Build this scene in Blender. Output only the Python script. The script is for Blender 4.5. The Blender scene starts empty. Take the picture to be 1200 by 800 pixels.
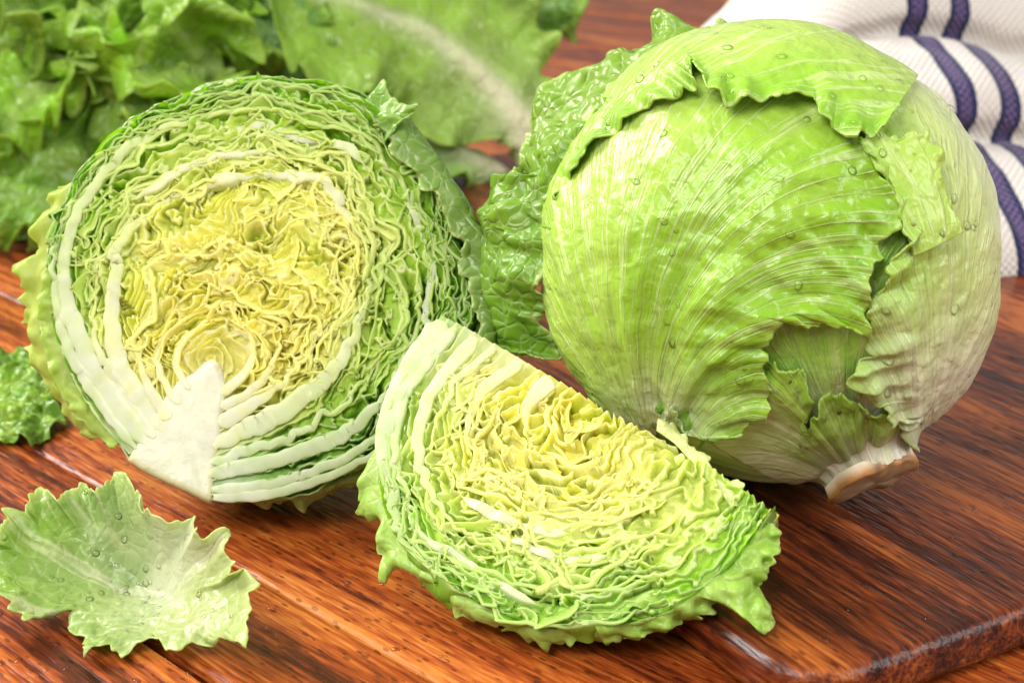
import bpy, math
import numpy as np

# ------------------------------------------------------------------ camera, world, light
SC = bpy.context.scene
COL = SC.collection
PITCH = math.radians(20.0)
FPX = 1800.0                       # focal length in reference pixels (1200 wide)
CAM = np.array([0.0, 0.0, 0.255])

cam_d = bpy.data.cameras.new('camera')
cam_d.sensor_width = 36.0
cam_d.lens = FPX / 1200.0 * 36.0
cam_d.clip_start = 0.01
cam_d.clip_end = 50.0
cam_d.dof.use_dof = True
cam_d.dof.focus_distance = 0.505
cam_d.dof.aperture_fstop = 14.0
cam_o = bpy.data.objects.new('camera', cam_d)
COL.objects.link(cam_o)
cam_o.location = CAM
cam_o.rotation_euler = (math.pi / 2 - PITCH, 0, 0)
SC.camera = cam_o

wd = bpy.data.worlds.new('World')
SC.world = wd
wd.use_nodes = True
bg = wd.node_tree.nodes['Background']
bg.inputs[0].default_value = (1.0, 0.97, 0.93, 1)
bg.inputs[1].default_value = 0.33

def area(name, loc, target, size, power, color):
    l = bpy.data.lights.new(name, 'AREA')
    l.shape = 'SQUARE'
    l.size = size
    l.energy = power
    l.color = color
    o = bpy.data.objects.new(name, l)
    COL.objects.link(o)
    o.location = loc
    import mathutils
    d = mathutils.Vector(target) - mathutils.Vector(loc)
    o.rotation_euler = d.to_track_quat('-Z', 'Y').to_euler()
    return o
area('window_light', (-1.65, 1.35, 1.42), (0.0, 0.55, 0.06), 1.1, 76.0, (1.0, 0.97, 0.92))
area('fill_light', (-0.55, -0.35, 1.15), (0.0, 0.5, 0.05), 0.8, 22.0, (1.0, 0.97, 0.93))

area('reflector_light', (1.15, 0.1, 0.75), (0.1, 0.5, 0.06), 0.8, 11.0, (1.0, 0.98, 0.95))

SC.view_settings.view_transform = 'Standard'
SC.view_settings.look = 'None'
SC.view_settings.exposure = 0.12
SC.view_settings.gamma = 1.0
SC.cycles.max_bounces = 6
SC.cycles.diffuse_bounces = 5
SC.cycles.use_adaptive_sampling = True
SC.cycles.adaptive_threshold = 0.03
SC.cycles.glossy_bounces = 3
SC.cycles.transmission_bounces = 6
SC.cycles.use_denoising = True

# ------------------------------------------------------------------ numeric helpers
RIGHT = np.array([1.0, 0, 0])
FWD = np.array([0, math.cos(PITCH), -math.sin(PITCH)])
UP = np.array([0, math.sin(PITCH), math.cos(PITCH)])

def ray(px, py):
    px = np.asarray(px, float); py = np.asarray(py, float)
    return RIGHT * ((px - 600) / FPX)[..., None] + UP * (-(py - 400) / FPX)[..., None] + FWD
def on_z(px, py, z):
    d = ray(px, py)
    t = (np.asarray(z, float) - CAM[2]) / d[..., 2]
    return CAM + d * t[..., None]
def on_plane(px, py, o, n):
    d = ray(px, py)
    t = ((o - CAM) @ n) / (d @ n)
    return CAM + d * t[..., None]
def at_depth(px, py, dep):
    return CAM + ray(px, py) * np.asarray(dep, float)[..., None]
def unit(v):
    return v / (np.linalg.norm(v, axis=-1, keepdims=True) + 1e-12)

def _h(ix, iy, iz, seed):
    h = (ix.astype(np.int64) * 374761393 + iy.astype(np.int64) * 668265263 + iz.astype(np.int64) * 2147483647 + seed * 1274126177) & 0xffffffff
    h = ((h ^ (h >> 13)) * 1274126177) & 0xffffffff
    h = ((h ^ (h >> 15)) * 2246822519) & 0xffffffff
    return ((h ^ (h >> 16)) & 0xffff) / 32767.5 - 1.0
def vn(x, y=0.0, z=0.0, seed=0):
    x, y, z = np.broadcast_arrays(np.asarray(x, float), np.asarray(y, float), np.asarray(z, float))
    ix, iy, iz = np.floor(x), np.floor(y), np.floor(z)
    fx, fy, fz = x - ix, y - iy, z - iz
    fx = fx * fx * fx * (fx * (fx * 6 - 15) + 10); fy = fy * fy * fy * (fy * (fy * 6 - 15) + 10); fz = fz * fz * fz * (fz * (fz * 6 - 15) + 10)
    r = 0
    for a in (0, 1):
        wx = fx if a else 1 - fx
        for b in (0, 1):
            wy = fy if b else 1 - fy
            for c in (0, 1):
                wz = fz if c else 1 - fz
                r = r + wx * wy * wz * _h(ix + a, iy + b, iz + c, seed)
    return r
def fbm(x, y=0.0, z=0.0, seed=0, o=3):
    r = 0; a = 1.0; f = 1.0
    for k in range(o):
        r = r + a * vn(np.asarray(x) * f, np.asarray(y) * f, np.asarray(z) * f, seed + 17 * k)
        a *= 0.5; f *= 2.03
    return r
def sst(a, b, x):
    t = np.clip((np.asarray(x, float) - a) / (b - a), 0, 1)
    return t * t * (3 - 2 * t)

def crs(pts, n, smooth=True):
    """resample a polyline to n points at equal arc length (Catmull-Rom when smooth)"""
    p = np.asarray(pts, float)
    if smooth and len(p) > 2:
        q = np.vstack([2 * p[0] - p[1], p, 2 * p[-1] - p[-2]])
        out = []
        for i in range(1, len(q) - 2):
            t = np.linspace(0, 1, 12, endpoint=False)[:, None]
            a, b, c, d = q[i - 1], q[i], q[i + 1], q[i + 2]
            out.append(0.5 * (2 * b + (c - a) * t + (2 * a - 5 * b + 4 * c - d) * t ** 2 + (3 * b - a - 3 * c + d) * t ** 3))
        out.append(p[-1:])
        p = np.vstack(out)
    L = np.concatenate([[0], np.cumsum(np.linalg.norm(np.diff(p, axis=0), axis=1))])
    s = np.linspace(0, L[-1], n)
    return np.stack([np.interp(s, L, p[:, k]) for k in range(p.shape[1])], 1)

# ------------------------------------------------------------------ mesh helpers
def mesh_arrays(name, V, F, cols=None, uv=None, smooth=True):
    V = np.ascontiguousarray(V.reshape(-1, 3), np.float32)
    F = np.ascontiguousarray(F, np.int32)
    k = F.shape[1]
    me = bpy.data.meshes.new(name)
    me.vertices.add(len(V)); me.vertices.foreach_set('co', V.ravel())
    me.loops.add(F.size); me.loops.foreach_set('vertex_index', F.ravel())
    me.polygons.add(len(F))
    me.polygons.foreach_set('loop_start', np.arange(0, F.size, k, dtype=np.int32))
    me.polygons.foreach_set('loop_total', np.full(len(F), k, np.int32))
    me.polygons.foreach_set('use_smooth', np.full(len(F), smooth))
    me.update(calc_edges=True)
    if cols is not None:
        c = np.ones((len(V), 4), np.float32); c[:, :3] = cols.reshape(-1, 3)
        a = me.color_attributes.new('Col', 'FLOAT_COLOR', 'POINT'); a.data.foreach_set('color', c.ravel())
    if uv is not None:
        u = uv.reshape(-1, 2).astype(np.float32)[F.ravel()]
        l = me.uv_layers.new(name='UVMap'); l.data.foreach_set('uv', np.ascontiguousarray(u).ravel())
    return me
def gridF(n, m, wrap=False):
    i = np.arange(n - 1)[:, None]
    if wrap:
        j = np.arange(m)[None]; j2 = (j + 1) % m
    else:
        j = np.arange(m - 1)[None]; j2 = j + 1
    return np.stack([i * m + j, i * m + j2, (i + 1) * m + j2, (i + 1) * m + j], -1).reshape(-1, 4)
def grid_mesh(name, V, cols=None, uv=None, wrap=False, flip=False, smooth=True):
    n, m = V.shape[:2]
    F = gridF(n, m, wrap)
    if flip: F = F[:, ::-1]
    return mesh_arrays(name, V, F, cols, uv, smooth)
def link(name, me, mat, parent=None):
    o = bpy.data.objects.new(name, me)
    COL.objects.link(o)
    if mat is not None: me.materials.append(mat)
    if parent is not None: o.parent = parent
    return o
def tag(o, label, cat=None, kind=None, group=None):
    o['label'] = label
    if cat: o['category'] = cat
    if kind: o['kind'] = kind
    if group: o['group'] = group
    return o
def thing(name, label, cat, kind=None):
    o = bpy.data.objects.new(name, None); COL.objects.link(o)
    o.empty_display_size = 0.02
    return tag(o, label, cat, kind)
def solid(o, t, off=0.0):
    m = o.modifiers.new('thickness', 'SOLIDIFY'); m.thickness = t; m.offset = off
def normals(V):
    du = np.gradient(V, axis=0); dv = np.gradient(V, axis=1)
    return unit(np.cross(du, dv))
def smooth_line(P, w, it=3):
    for _ in range(it):
        Q = np.vstack([2 * P[:1] - P[1:w + 1][::-1], P, 2 * P[-1:] - P[-w - 1:-1][::-1]])
        c = np.cumsum(np.vstack([np.zeros((1, P.shape[1])), Q]), 0)
        P = (c[2 * w + 1:] - c[:-2 * w - 1]) / (2 * w + 1)
    return P
def lerp(a, b, t):
    return a + (b - a) * t
def C3(*c):
    return np.array(c, float)

# ------------------------------------------------------------------ materials
class NT:
    def __init__(s, name):
        s.m = bpy.data.materials.new(name); s.m.use_nodes = True
        s.t = s.m.node_tree; s.t.nodes.clear()
    def n(s, typ, **kw):
        nd = s.t.nodes.new(typ)
        for k, v in kw.items():
            if k.startswith('i_'):
                key = k[2:]
                key = int(key) if key.isdigit() else key.replace('_', ' ')
                nd.inputs[key].default_value = v
            else: setattr(nd, k, v)
        return nd
    def l(s, a, b):
        s.t.links.new(a, b)
    def out(s, sh):
        o = s.n('ShaderNodeOutputMaterial'); s.l(sh, o.inputs['Surface'])
    def ramp(s, fac, stops):
        r = s.n('ShaderNodeValToRGB')
        e = r.color_ramp.elements
        while len(e) < len(stops): e.new(0.5)
        for q, (p, c) in zip(e, stops):
            q.position = p; q.color = (*c, 1) if len(c) == 3 else c
        s.l(fac, r.inputs[0]); return r
    def math(s, op, a, b=None, clamp=False):
        m = s.n('ShaderNodeMath', operation=op, use_clamp=clamp)
        for i, x in enumerate((a, b)):
            if x is None: continue
            if isinstance(x, (int, float)): m.inputs[i].default_value = x
            else: s.l(x, m.inputs[i])
        return m.outputs[0]
    def mix(s, fac, a, b, mode='MIX'):
        m = s.n('ShaderNodeMix', data_type='RGBA', blend_type=mode)
        for i, x in ((0, fac), (6, a), (7, b)):
            if isinstance(x, (int, float)): m.inputs[i].default_value = x
            elif isinstance(x, tuple): m.inputs[i].default_value = (*x, 1)
            else: s.l(x, m.inputs[i])
        return m.outputs[2]

def leaf_material(name, trans=0.35, rough=0.38, cell=260.0, cell_amt=0.0006, vein=0.0, spec=0.5, veincol=0.0, sss=0.0, crinkle=0.0):
    T = NT(name)
    at = T.n('ShaderNodeAttribute', attribute_name='Col')
    base = at.outputs['Color']; hgt = None
    if cell > 0:
        tc = T.n('ShaderNodeTexCoord')
        n2 = T.n('ShaderNodeTexNoise', i_Scale=70.0, i_Detail=1.0); T.l(tc.outputs['Object'], n2.inputs['Vector'])
        warp = T.n('ShaderNodeVectorMath', operation='MULTIPLY_ADD')
        T.l(n2.outputs['Color'], warp.inputs[0]); warp.inputs[1].default_value = (0.01, 0.01, 0.01); T.l(tc.outputs['Object'], warp.inputs[2])
        vo = T.n('ShaderNodeTexVoronoi', feature='DISTANCE_TO_EDGE', i_Scale=cell); T.l(warp.outputs[0], vo.inputs['Vector'])
        dd = T.math('MULTIPLY', vo.outputs['Distance'], 2.2, True)
        ed = T.math('POWER', T.math('SUBTRACT', 1.0, dd), 2.0)   # 1 on veinlets
        if veincol > 0:
            light = T.mix(0.55, base, (0.75, 0.80, 0.42))
            base = T.mix(T.math('MULTIPLY', T.math('POWER', ed, 4.0), veincol), base, light)
        hgt = T.math('MULTIPLY', ed, -cell_amt)
    if vein > 0:
        uv = T.n('ShaderNodeUVMap', uv_map='UVMap')
        mp = T.n('ShaderNodeMapping'); mp.inputs['Scale'].default_value = (17.0, 0.8, 1)
        T.l(uv.outputs[0], mp.inputs[0])
        vnz = T.n('ShaderNodeTexNoise', noise_dimensions='2D', i_Scale=1.0, i_Detail=3.0, i_Roughness=0.6); T.l(mp.outputs[0], vnz.inputs['Vector'])
        hgt = T.math('ADD', hgt, T.math('MULTIPLY', vnz.outputs['Fac'], vein))
        rr = T.ramp(vnz.outputs['Fac'], [(0.455, (0, 0, 0)), (0.49, (1, 1, 1)), (0.51, (1, 1, 1)), (0.545, (0, 0, 0))])
        base = T.mix(T.math('MULTIPLY', rr.outputs[0], 0.34), base, (0.74, 0.82, 0.44))
        hgt = T.math('ADD', hgt, T.math('MULTIPLY', rr.outputs[0], 0.00018))
    if crinkle > 0:
        cz = T.n('ShaderNodeTexNoise', i_Scale=210.0, i_Detail=1.0, i_Distortion=0.8); T.l(tc.outputs['Object'], cz.inputs['Vector'])
        hgt = T.math('ADD', hgt, T.math('MULTIPLY', cz.outputs['Fac'], crinkle))
    pr = T.n('ShaderNodeBsdfPrincipled', i_Roughness=rough, i_IOR=1.42)
    pr.inputs['Subsurface Weight'].default_value = sss
    pr.inputs['Subsurface Radius'].default_value = (1.0, 1.0, 0.4)
    pr.inputs['Subsurface Scale'].default_value = 0.004
    pr.inputs['Specular IOR Level'].default_value = spec
    tr = T.n('ShaderNodeBsdfTranslucent')
    if hgt is not None:
        bp = T.n('ShaderNodeBump', i_Strength=1.0, i_Distance=1.0); T.l(hgt, bp.inputs['Height'])
        T.l(bp.outputs[0], pr.inputs['Normal'])
    T.l(base, pr.inputs['Base Color'])
    sat = T.n('ShaderNodeHueSaturation', i_Saturation=1.15, i_Value=1.15); T.l(base, sat.inputs['Color'])
    T.l(sat.outputs[0], tr.inputs['Color'])
    if trans == 0:
        T.out(pr.outputs[0]); return T.m
    mx = T.n('ShaderNodeMixShader', i_0=trans); T.l(pr.outputs[0], mx.inputs[1]); T.l(tr.outputs[0], mx.inputs[2])
    T.out(mx.outputs[0])
    return T.m

def wood_material(name, cols, seedoff=0.0, sheen_rough=0.33, scale=1.0, end_axis=None):
    """grain runs along the object's local Y"""
    T = NT(name)
    tc = T.n('ShaderNodeTexCoord')
    oi = T.n('ShaderNodeObjectInfo')
    off = T.n('ShaderNodeVectorMath', operation='MULTIPLY_ADD')
    cmb = T.n('ShaderNodeCombineXYZ'); T.l(oi.outputs['Random'], cmb.inputs[0]); T.l(oi.outputs['Random'], cmb.inputs[1]); T.l(oi.outputs['Random'], cmb.inputs[2])
    T.l(cmb.outputs[0], off.inputs[0]); off.inputs[1].default_value = (7.3, 11.1, 3.7); T.l(tc.outputs['Object'], off.inputs[2])
    def nz(sc, s, det, rough=0.55, dist=0.0):
        mp = T.n('ShaderNodeMapping'); mp.inputs['Scale'].default_value = sc; mp.inputs['Location'].default_value = (seedoff, seedoff * 2, 0)
        T.l(off.outputs[0], mp.inputs[0])
        n = T.n('ShaderNodeTexNoise', i_Scale=s * scale, i_Detail=det, i_Roughness=rough, i_Distortion=dist); T.l(mp.outputs[0], n.inputs['Vector'])
        return n.outputs['Fac']
    broad = nz((1, 0.06, 1), 60.0, 2.0, 0.5, 0.25)
    mid = nz((1, 0.05, 1), 270.0, 2.0, 0.6, 0.0)
    fine = nz((1, 0.10, 1), 800.0, 1.0)
    blot = nz((1, 0.5, 1), 14.0, 1.0)
    f = T.math('ADD', T.math('MULTIPLY', broad, 0.55), T.math('MULTIPLY', mid, 0.45))
    f = T.math('ADD', f, T.math('MULTIPLY', T.math('SUBTRACT', fine, 0.5), 0.35))
    f = T.math('ADD', f, T.math('MULTIPLY', T.math('SUBTRACT', blot, 0.5), 0.30))
    r = T.ramp(f, [(0.27, cols[0]), (0.41, cols[1]), (0.52, cols[2]), (0.66, cols[3])])
    # pores: short dark dashes along the grain
    mp = T.n('ShaderNodeMapping'); mp.inputs['Scale'].default_value = (1, 0.38, 1); T.l(off.outputs[0], mp.inputs[0])
    vo = T.n('ShaderNodeTexVoronoi', feature='F1', i_Scale=400.0 * scale); T.l(mp.outputs[0], vo.inputs['Vector'])
    vs = T.n('ShaderNodeSeparateColor'); T.l(vo.outputs['Color'], vs.inputs[0])
    pore = T.math('MULTIPLY', T.math('LESS_THAN', vo.outputs['Distance'], 0.26), T.math('GREATER_THAN', vs.outputs[0], 0.45))
    base = T.mix(T.math('MULTIPLY', pore, 0.55), r.outputs[0], (0.012, 0.005, 0.003))
    h = T.math('ADD', T.math('MULTIPLY', mid, 0.0007), T.math('MULTIPLY', fine, 0.0004))
    h = T.math('SUBTRACT', h, T.math('MULTIPLY', pore, 0.0005))
    lump = nz((1, 0.45, 1), 330.0, 0.0, 0.5, 0.0)
    h = T.math('ADD', h, T.math('MULTIPLY', lump, 0.0004))
    bp = T.n('ShaderNodeBump', i_Strength=0.8, i_Distance=1.0); T.l(h, bp.inputs['Height'])
    rg = T.math('MULTIPLY_ADD', mid, 0.28); T.t.nodes[-1].inputs[2].default_value = sheen_rough - 0.12
    pr = T.n('ShaderNodeBsdfPrincipled'); pr.inputs['Specular IOR Level'].default_value = 0.36
    T.l(base, pr.inputs['Base Color']); T.l(rg, pr.inputs['Roughness']); T.l(bp.outputs[0], pr.inputs['Normal'])
    T.out(pr.outputs[0])
    return T.m

MAT_CUT = leaf_material('cut_leaf', trans=0.5, rough=0.32, cell=0, spec=0.30)
MAT_LEAF = leaf_material('leaf_green', trans=0.30, rough=0.30, cell=190.0, cell_amt=0.0006, veincol=0.45, spec=0.7)
MAT_HEAD = leaf_material('leaf_head', trans=0.14, rough=0.27, cell=150.0, cell_amt=0.00015, vein=0.0008, veincol=0.16, spec=0.65, crinkle=0.0006)
MAT_BACK = leaf_material('leaf_curly', trans=0.34, rough=0.30, cell=110.0, cell_amt=0.0010, veincol=0.35, spec=0.5)
MAT_LOOSE = leaf_material('leaf_loose', trans=0.36, rough=0.30, cell=190.0, cell_amt=0.00025, veincol=0.40, spec=0.6, crinkle=0.0007)
MAT_TABLE = wood_material('table_wood', [(0.022, 0.004, 0.002), (0.11, 0.017, 0.004), (0.31, 0.060, 0.010), (0.54, 0.17, 0.028)])
MAT_BOARD = wood_material('board_wood', [(0.010, 0.002, 0.002), (0.045, 0.008, 0.003), (0.15, 0.029, 0.006), (0.34, 0.092, 0.016)], 3.1)

def plain(name, col, rough=0.5, trans=0.0, noise=0.0):
    T = NT(name)
    pr = T.n('ShaderNodeBsdfPrincipled', i_Roughness=rough)
    tc = T.n('ShaderNodeTexCoord'); n = T.n('ShaderNodeTexNoise', i_Scale=160.0, i_Detail=4.0); T.l(tc.outputs['Object'], n.inputs['Vector'])
    at = T.n('ShaderNodeAttribute', attribute_name='Col')
    v = T.math('MULTIPLY_ADD', n.outputs['Fac'], 0.4); T.t.nodes[-1].inputs[2].default_value = 0.8
    T.l(T.mix(1.0, at.outputs['Color'], v, 'MULTIPLY'), pr.inputs['Base Color'])
    bp = T.n('ShaderNodeBump', i_Strength=0.6, i_Distance=0.0008); T.l(n.outputs['Fac'], bp.inputs['Height']); T.l(bp.outputs[0], pr.inputs['Normal'])
    pr.inputs['Subsurface Weight'].default_value = trans
    pr.inputs['Subsurface Radius'].default_value = (0.006, 0.006, 0.003)
    T.out(pr.outputs[0])
    return T.m
MAT_STEM = plain('stem_flesh', None, 0.45, 0.15)

def water_material():
    T = NT('water')
    fr = T.n('ShaderNodeFresnel', i_IOR=1.36)
    tr = T.n('ShaderNodeBsdfTransparent'); gl = T.n('ShaderNodeBsdfGlossy', i_Roughness=0.03)
    mx = T.n('ShaderNodeMixShader'); T.l(fr.outputs[0], mx.inputs[0]); T.l(tr.outputs[0], mx.inputs[1]); T.l(gl.outputs[0], mx.inputs[2])
    T.out(mx.outputs[0]); return T.m
MAT_WATER = water_material()

RNG = np.random.default_rng(7)

# ------------------------------------------------------------------ table planks and cutting board
def rounded_box(name, x0, x1, y0, y1, z0, z1, bev, mat, parent, corner=0.0, seg=3):
    """slab with rounded long edges: outline (optionally rounded corners) lofted through a bevel profile"""
    if corner > 0:
        pts = []
        for cx, cy, a0 in ((x1 - corner, y1 - corner, 0), (x0 + corner, y1 - corner, 90), (x0 + corner, y0 + corner, 180), (x1 - corner, y0 + corner, 270)):
            for k in range(9):
                a = math.radians(a0 + k * 90 / 8); pts.append((cx + corner * math.cos(a), cy + corner * math.sin(a), math.cos(a), math.sin(a)))
    else:
        s = math.sqrt(.5) * 1.414
        pts = [(x1, y1, s, s), (x0, y1, -s, s), (x0, y0, -s, -s), (x1, y0, s, -s)]
    pts = np.array(pts); m = len(pts)
    prof = [(-bev, z0)] + [(-bev + bev * math.sin(a), z0 + bev - bev * math.cos(a)) for a in np.linspace(0.3, math.pi / 2, seg)]
    prof += [(-bev + bev * math.cos(a), z1 - bev + bev * math.sin(a)) for a in np.linspace(0, math.pi / 2, seg + 2)]
    rings = [np.stack([pts[:, 0] + pts[:, 2] * d, pts[:, 1] + pts[:, 3] * d, np.full(m, z)], 1) for d, z in prof]
    V = np.stack(rings)
    me = bpy.data.meshes.new(name)
    vs = V.reshape(-1, 3).tolist(); n = len(rings)
    fs = gridF(n, m, True).tolist()
    fs.append(list(range((n - 1) * m, n * m))); fs.append(list(range(m))[::-1])
    me.from_pydata(vs, [], fs)
    me.update()
    for p in me.polygons: p.use_smooth = len(p.vertices) == 4
    return link(name, me, mat, parent)

table = thing('table_top', 'reddish brown wooden table top of diagonal planks', 'table', 'structure')
TDIR = math.atan2(-1.065, 1.064)              # grain runs back-left
g = on_z(130, 716, 0.0); g2 = on_z(362, 712, 0.0)
table.rotation_euler = (0, 0, -TDIR)
table.location = (g[0], g[1], 0)
def to_table(p):
    a = TDIR; d = p - g
    c, s = math.cos(a), math.sin(a)
    return np.array([c * d[0] - s * d[1], s * d[0] + c * d[1]])
w2 = to_table(g2)[0]
print('plank second joint at', w2)
edges = [-0.55, -0.47, -0.39, -0.31, -0.235, -0.155, -0.078, 0.0, w2, w2 + 0.09, w2 + 0.18, w2 + 0.27, w2 + 0.36, w2 + 0.45, w2 + 0.54, w2 + 0.63, w2 + 0.72, w2 + 0.81, w2 + 0.9, w2 + 1.0, w2 + 1.1, w2 + 1.2, w2 + 1.3, w2 + 1.4, w2 + 1.5, w2 + 1.6, w2 + 1.7, w2 + 1.8, w2 + 1.9, w2 + 2.0]
for i in range(len(edges) - 1):
    ga = 0.0022 if abs(edges[i]) < 1e-6 else 0.0004
    gb = 0.0022 if abs(edges[i + 1]) < 1e-6 else 0.0004
    rounded_box('plank', edges[i] + ga, edges[i + 1] - gb, -1.6, 3.2, -0.022, 0.0 - 0.0006 * (i % 2), 0.0022, MAT_TABLE, table)

# cutting board: its near corner under the wedge, grain along its long side
BT = 0.016
BDIR = math.atan2(-0.62, 1.064)
bc = on_z(942, 808, BT)
board = rounded_box('cutting_board', 0.0, 0.40, 0.0, 0.62, 0.0008, BT, 0.0045, MAT_BOARD, None, 0.022, 5)
board.rotation_euler = (0, 0, -BDIR)
board.location = (bc[0], bc[1], 0)
tag(board, 'thick dark red-brown wooden cutting board with a rounded corner under the whole lettuce', 'cutting board')


# ------------------------------------------------------------------ cut lettuce: layers of leaf seen in section
class Face:
    """a cut plane: maps photograph outlines onto it and builds the leaf layers that it sections"""
    def __init__(s, o, n, upv):
        s.o = o; s.n = unit(n)
        s.ey = unit(upv - (upv @ s.n) * s.n); s.ex = np.cross(s.ey, s.n)
    def ab(s, pts):
        p = np.asarray(pts, float)
        q = on_plane(p[:, 0], p[:, 1], s.o, s.n) - s.o
        return np.stack([q @ s.ex, q @ s.ey], 1)
    def w(s, ab, d):
        return s.o + ab[..., :1] * s.ex + ab[..., 1:2] * s.ey - np.asarray(d, float)[..., None] * s.n
    def contours(s, lists, K=240):
        s.C = np.stack([crs(s.ab(c), K) for c in lists])      # (T,K,2)
        s.T = len(lists); s.K = K
    def P(s, sv, t):
        shrink = 1 + np.clip(t, -1, 0)
        t = np.clip(t, 0, s.T - 1 - 1e-6); sv = np.clip(sv, 0, 1) * (s.K - 1)
        i = np.floor(t).astype(int); f = (t - i)[..., None]
        j = np.clip(np.floor(sv).astype(int), 0, s.K - 2); g = (sv - j)[..., None]
        a = s.C[i, j] * (1 - g) + s.C[i, j + 1] * g
        b = s.C[i + 1, j] * (1 - g) + s.C[i + 1, j + 1] * g
        r = a * (1 - f) + b * f
        c0 = s.c0 if hasattr(s, 'c0') else s.C[0].mean(0)
        return c0 + (r - c0) * shrink[..., None]
    def warp(s, ab, d, amt, scale, seed):
        x, y = ab[..., 0] / scale, ab[..., 1] / scale; z = np.asarray(d, float) / (scale * 0.8)
        return np.stack([fbm(x, y, z, seed, 2), fbm(x, y, z, seed + 91, 2)], -1) * amt

DEP = np.array([0.0, 0.0006, 0.0015, 0.0028, 0.0045, 0.0065, 0.0088])

def ribbon(F, parent, mat, t, s0, s1, colf, seed, thin=0.0007, rib=0.0, ribend=0.35, amp=0.0018, lam=0.0075, zmin=0.002, warp=(0.003, 0.022), tilt=0.8, deep=1.0, flush=0.0, name='leaf', step=0.00075, centre=None):
    # rough length
    q = F.P(np.linspace(s0, s1, 60), np.full(60, float(t)))
    L0 = np.sum(np.linalg.norm(np.diff(q, axis=0), axis=1))
    n = int(np.clip(L0 / step, 24, 560))
    u = np.linspace(0, 1, n); sv = s0 + (s1 - s0) * u
    tv = t + 0.10 * fbm(u * L0 / 0.03, seed * 3.1, 0, 5, 2) * (1 - np.exp(-u * 6))
    base = F.P(sv, tv)
    ker = 9
    if n > 3 * ker:                                            # smooth corners of the trace
        pad = np.vstack([np.repeat(base[:1], ker, 0), base, np.repeat(base[-1:], ker, 0)])
        w = np.ones(2 * ker + 1) / (2 * ker + 1)
        base = np.stack([np.convolve(pad[:, k], w, 'valid') for k in (0, 1)], 1)
    T = unit(np.gradient(base, axis=0)); N = np.stack([-T[:, 1], T[:, 0]], 1)
    L = np.concatenate([[0], np.cumsum(np.linalg.norm(np.diff(base, axis=0), axis=1))])
    ribf = (1 - sst(ribend * 0.12, ribend, u)) if rib > 0 else np.zeros(n)
    env = (1 - 0.75 * ribf) * sst(-0.1, 0.10, u)
    env = env * (0.55 + 0.75 * np.clip(0.5 + 0.9 * vn(L / 0.020, seed, 0, 3), 0, 1.2))
    th = thin * (1 + 0.35 * (1 - ribf) * vn(L / 0.006, seed, 0, 9)) + rib * ribf * (1 + 0.30 * vn(L / 0.026, seed, 1, 8) + 0.12 * vn(L / 0.008, seed, 2, 8))
    th = th * (0.10 + 0.90 * sst(0, 0.10, 1 - u))
    if not 0.001 < s0 < 0.999: th = th * (0.45 + 0.55 * sst(0, 0.05, u))
    if 0.001 < s0 < 0.999: th = th * (0.10 + 0.90 * sst(0, 0.16, u)) * (0.10 + 0.90 * sst(0, 0.16, 1 - u))
    tl = tilt * (vn(L / 0.018, seed, 0, 21) + 0.5 * vn(L / 0.007, seed, 0, 22)) * (1 - ribf)
    lim = 1.3 if t < 3 else 0.5
    tl = lim * np.tanh(tl / lim)
    D = DEP * deep
    d0 = flush + 0.0007 * vn(L / 0.004, seed, 0, 41) * (1 - 0.8 * ribf) + 0.0016 * np.clip(vn(L / 0.011, seed, 3, 43), 0, 1) * (1 - ribf)
    rings_o, rings_i, tops = [], [], None
    for k, d in enumerate(D):
        ph = 2 * np.pi * (L / lam + 0.8 * vn(L / (lam * 1.7), seed, d / 0.006, 31)) + 6.28 * vn(seed * 7.7, 0.3) + d / 0.004
        am = amp * env * (1 + 0.7 * vn(L / (lam * 1.3), seed, d / 0.01, 33))
        on = am * (0.55 * np.sin(ph) + 1.15 * vn(L / (lam * 0.62), seed, d / 0.006, 34) + 0.5 * vn(L / (lam * 0.27), seed, d / 0.004, 35)) + tl * d
        ot = am * (0.4 * np.sin(2 * ph + 0.6) + 1.0 * vn(L / (lam * 0.5), seed, d / 0.006, 36))
        p = base + N * on[:, None] + T * ot[:, None]
        W = F.warp(p, d, 1.0, warp[1], 77) * (warp[0] * (0.25 + 0.75 * env))[:, None]
        W = W + F.warp(p, d, 1.0, warp[1] * 0.33, 177) * (warp[0] * 0.38 * env)[:, None]
        p = p + W
        if centre is not None:                                 # layers close in behind the cut
            r = np.linalg.norm(p - centre, axis=1, keepdims=True)
            p = centre + (p - centre) * np.sqrt(np.clip(1 - (d / np.maximum(r, 0.02)) ** 2, 0.3, 1))
        nt = unit(np.gradient(p, axis=0)); nn = np.stack([-nt[:, 1], nt[:, 0]], 1)
        h = th / 2 * (1 - 0.35 * k / len(D) * ribf)
        if k == 0:
            ins = np.minimum(0.00022, 0.35 * h)
            tops = [F.w(p + nn * (sg * (h - ins) * fr)[:, None], d0 - 0.00012 * (fr < 1)) for sg, fr in ((1, 1.0), (1, 0.6), (-1, 0.6), (-1, 1.0))]
            d = 0.0002
        rings_o.append(F.w(p + nn * h[:, None], d + d0)); rings_i.append(F.w(p - nn * h[:, None], d + d0))
    V = np.stack(rings_o[::-1] + tops + rings_i, 1)           # (n, 2K+1, 3)
    V[..., 2] = np.maximum(V[..., 2], zmin)
    dd = np.concatenate([D[::-1], [0, 0, 0, 0], D]) 
    cols = colf(np.broadcast_to(tv[:, None], V.shape[:2]), np.broadcast_to(sv[:, None], V.shape[:2]), np.broadcast_to(ribf[:, None], V.shape[:2]), np.broadcast_to(dd[None], V.shape[:2]), V, seed)
    me = grid_mesh(name, V, cols)
    return link(name, me, mat, parent)

def blend_stops(x, stops):
    xs = [a for a, _ in stops]
    return np.stack([np.interp(x, xs, [c[k] for _, c in stops]) for k in range(3)], -1)

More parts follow.
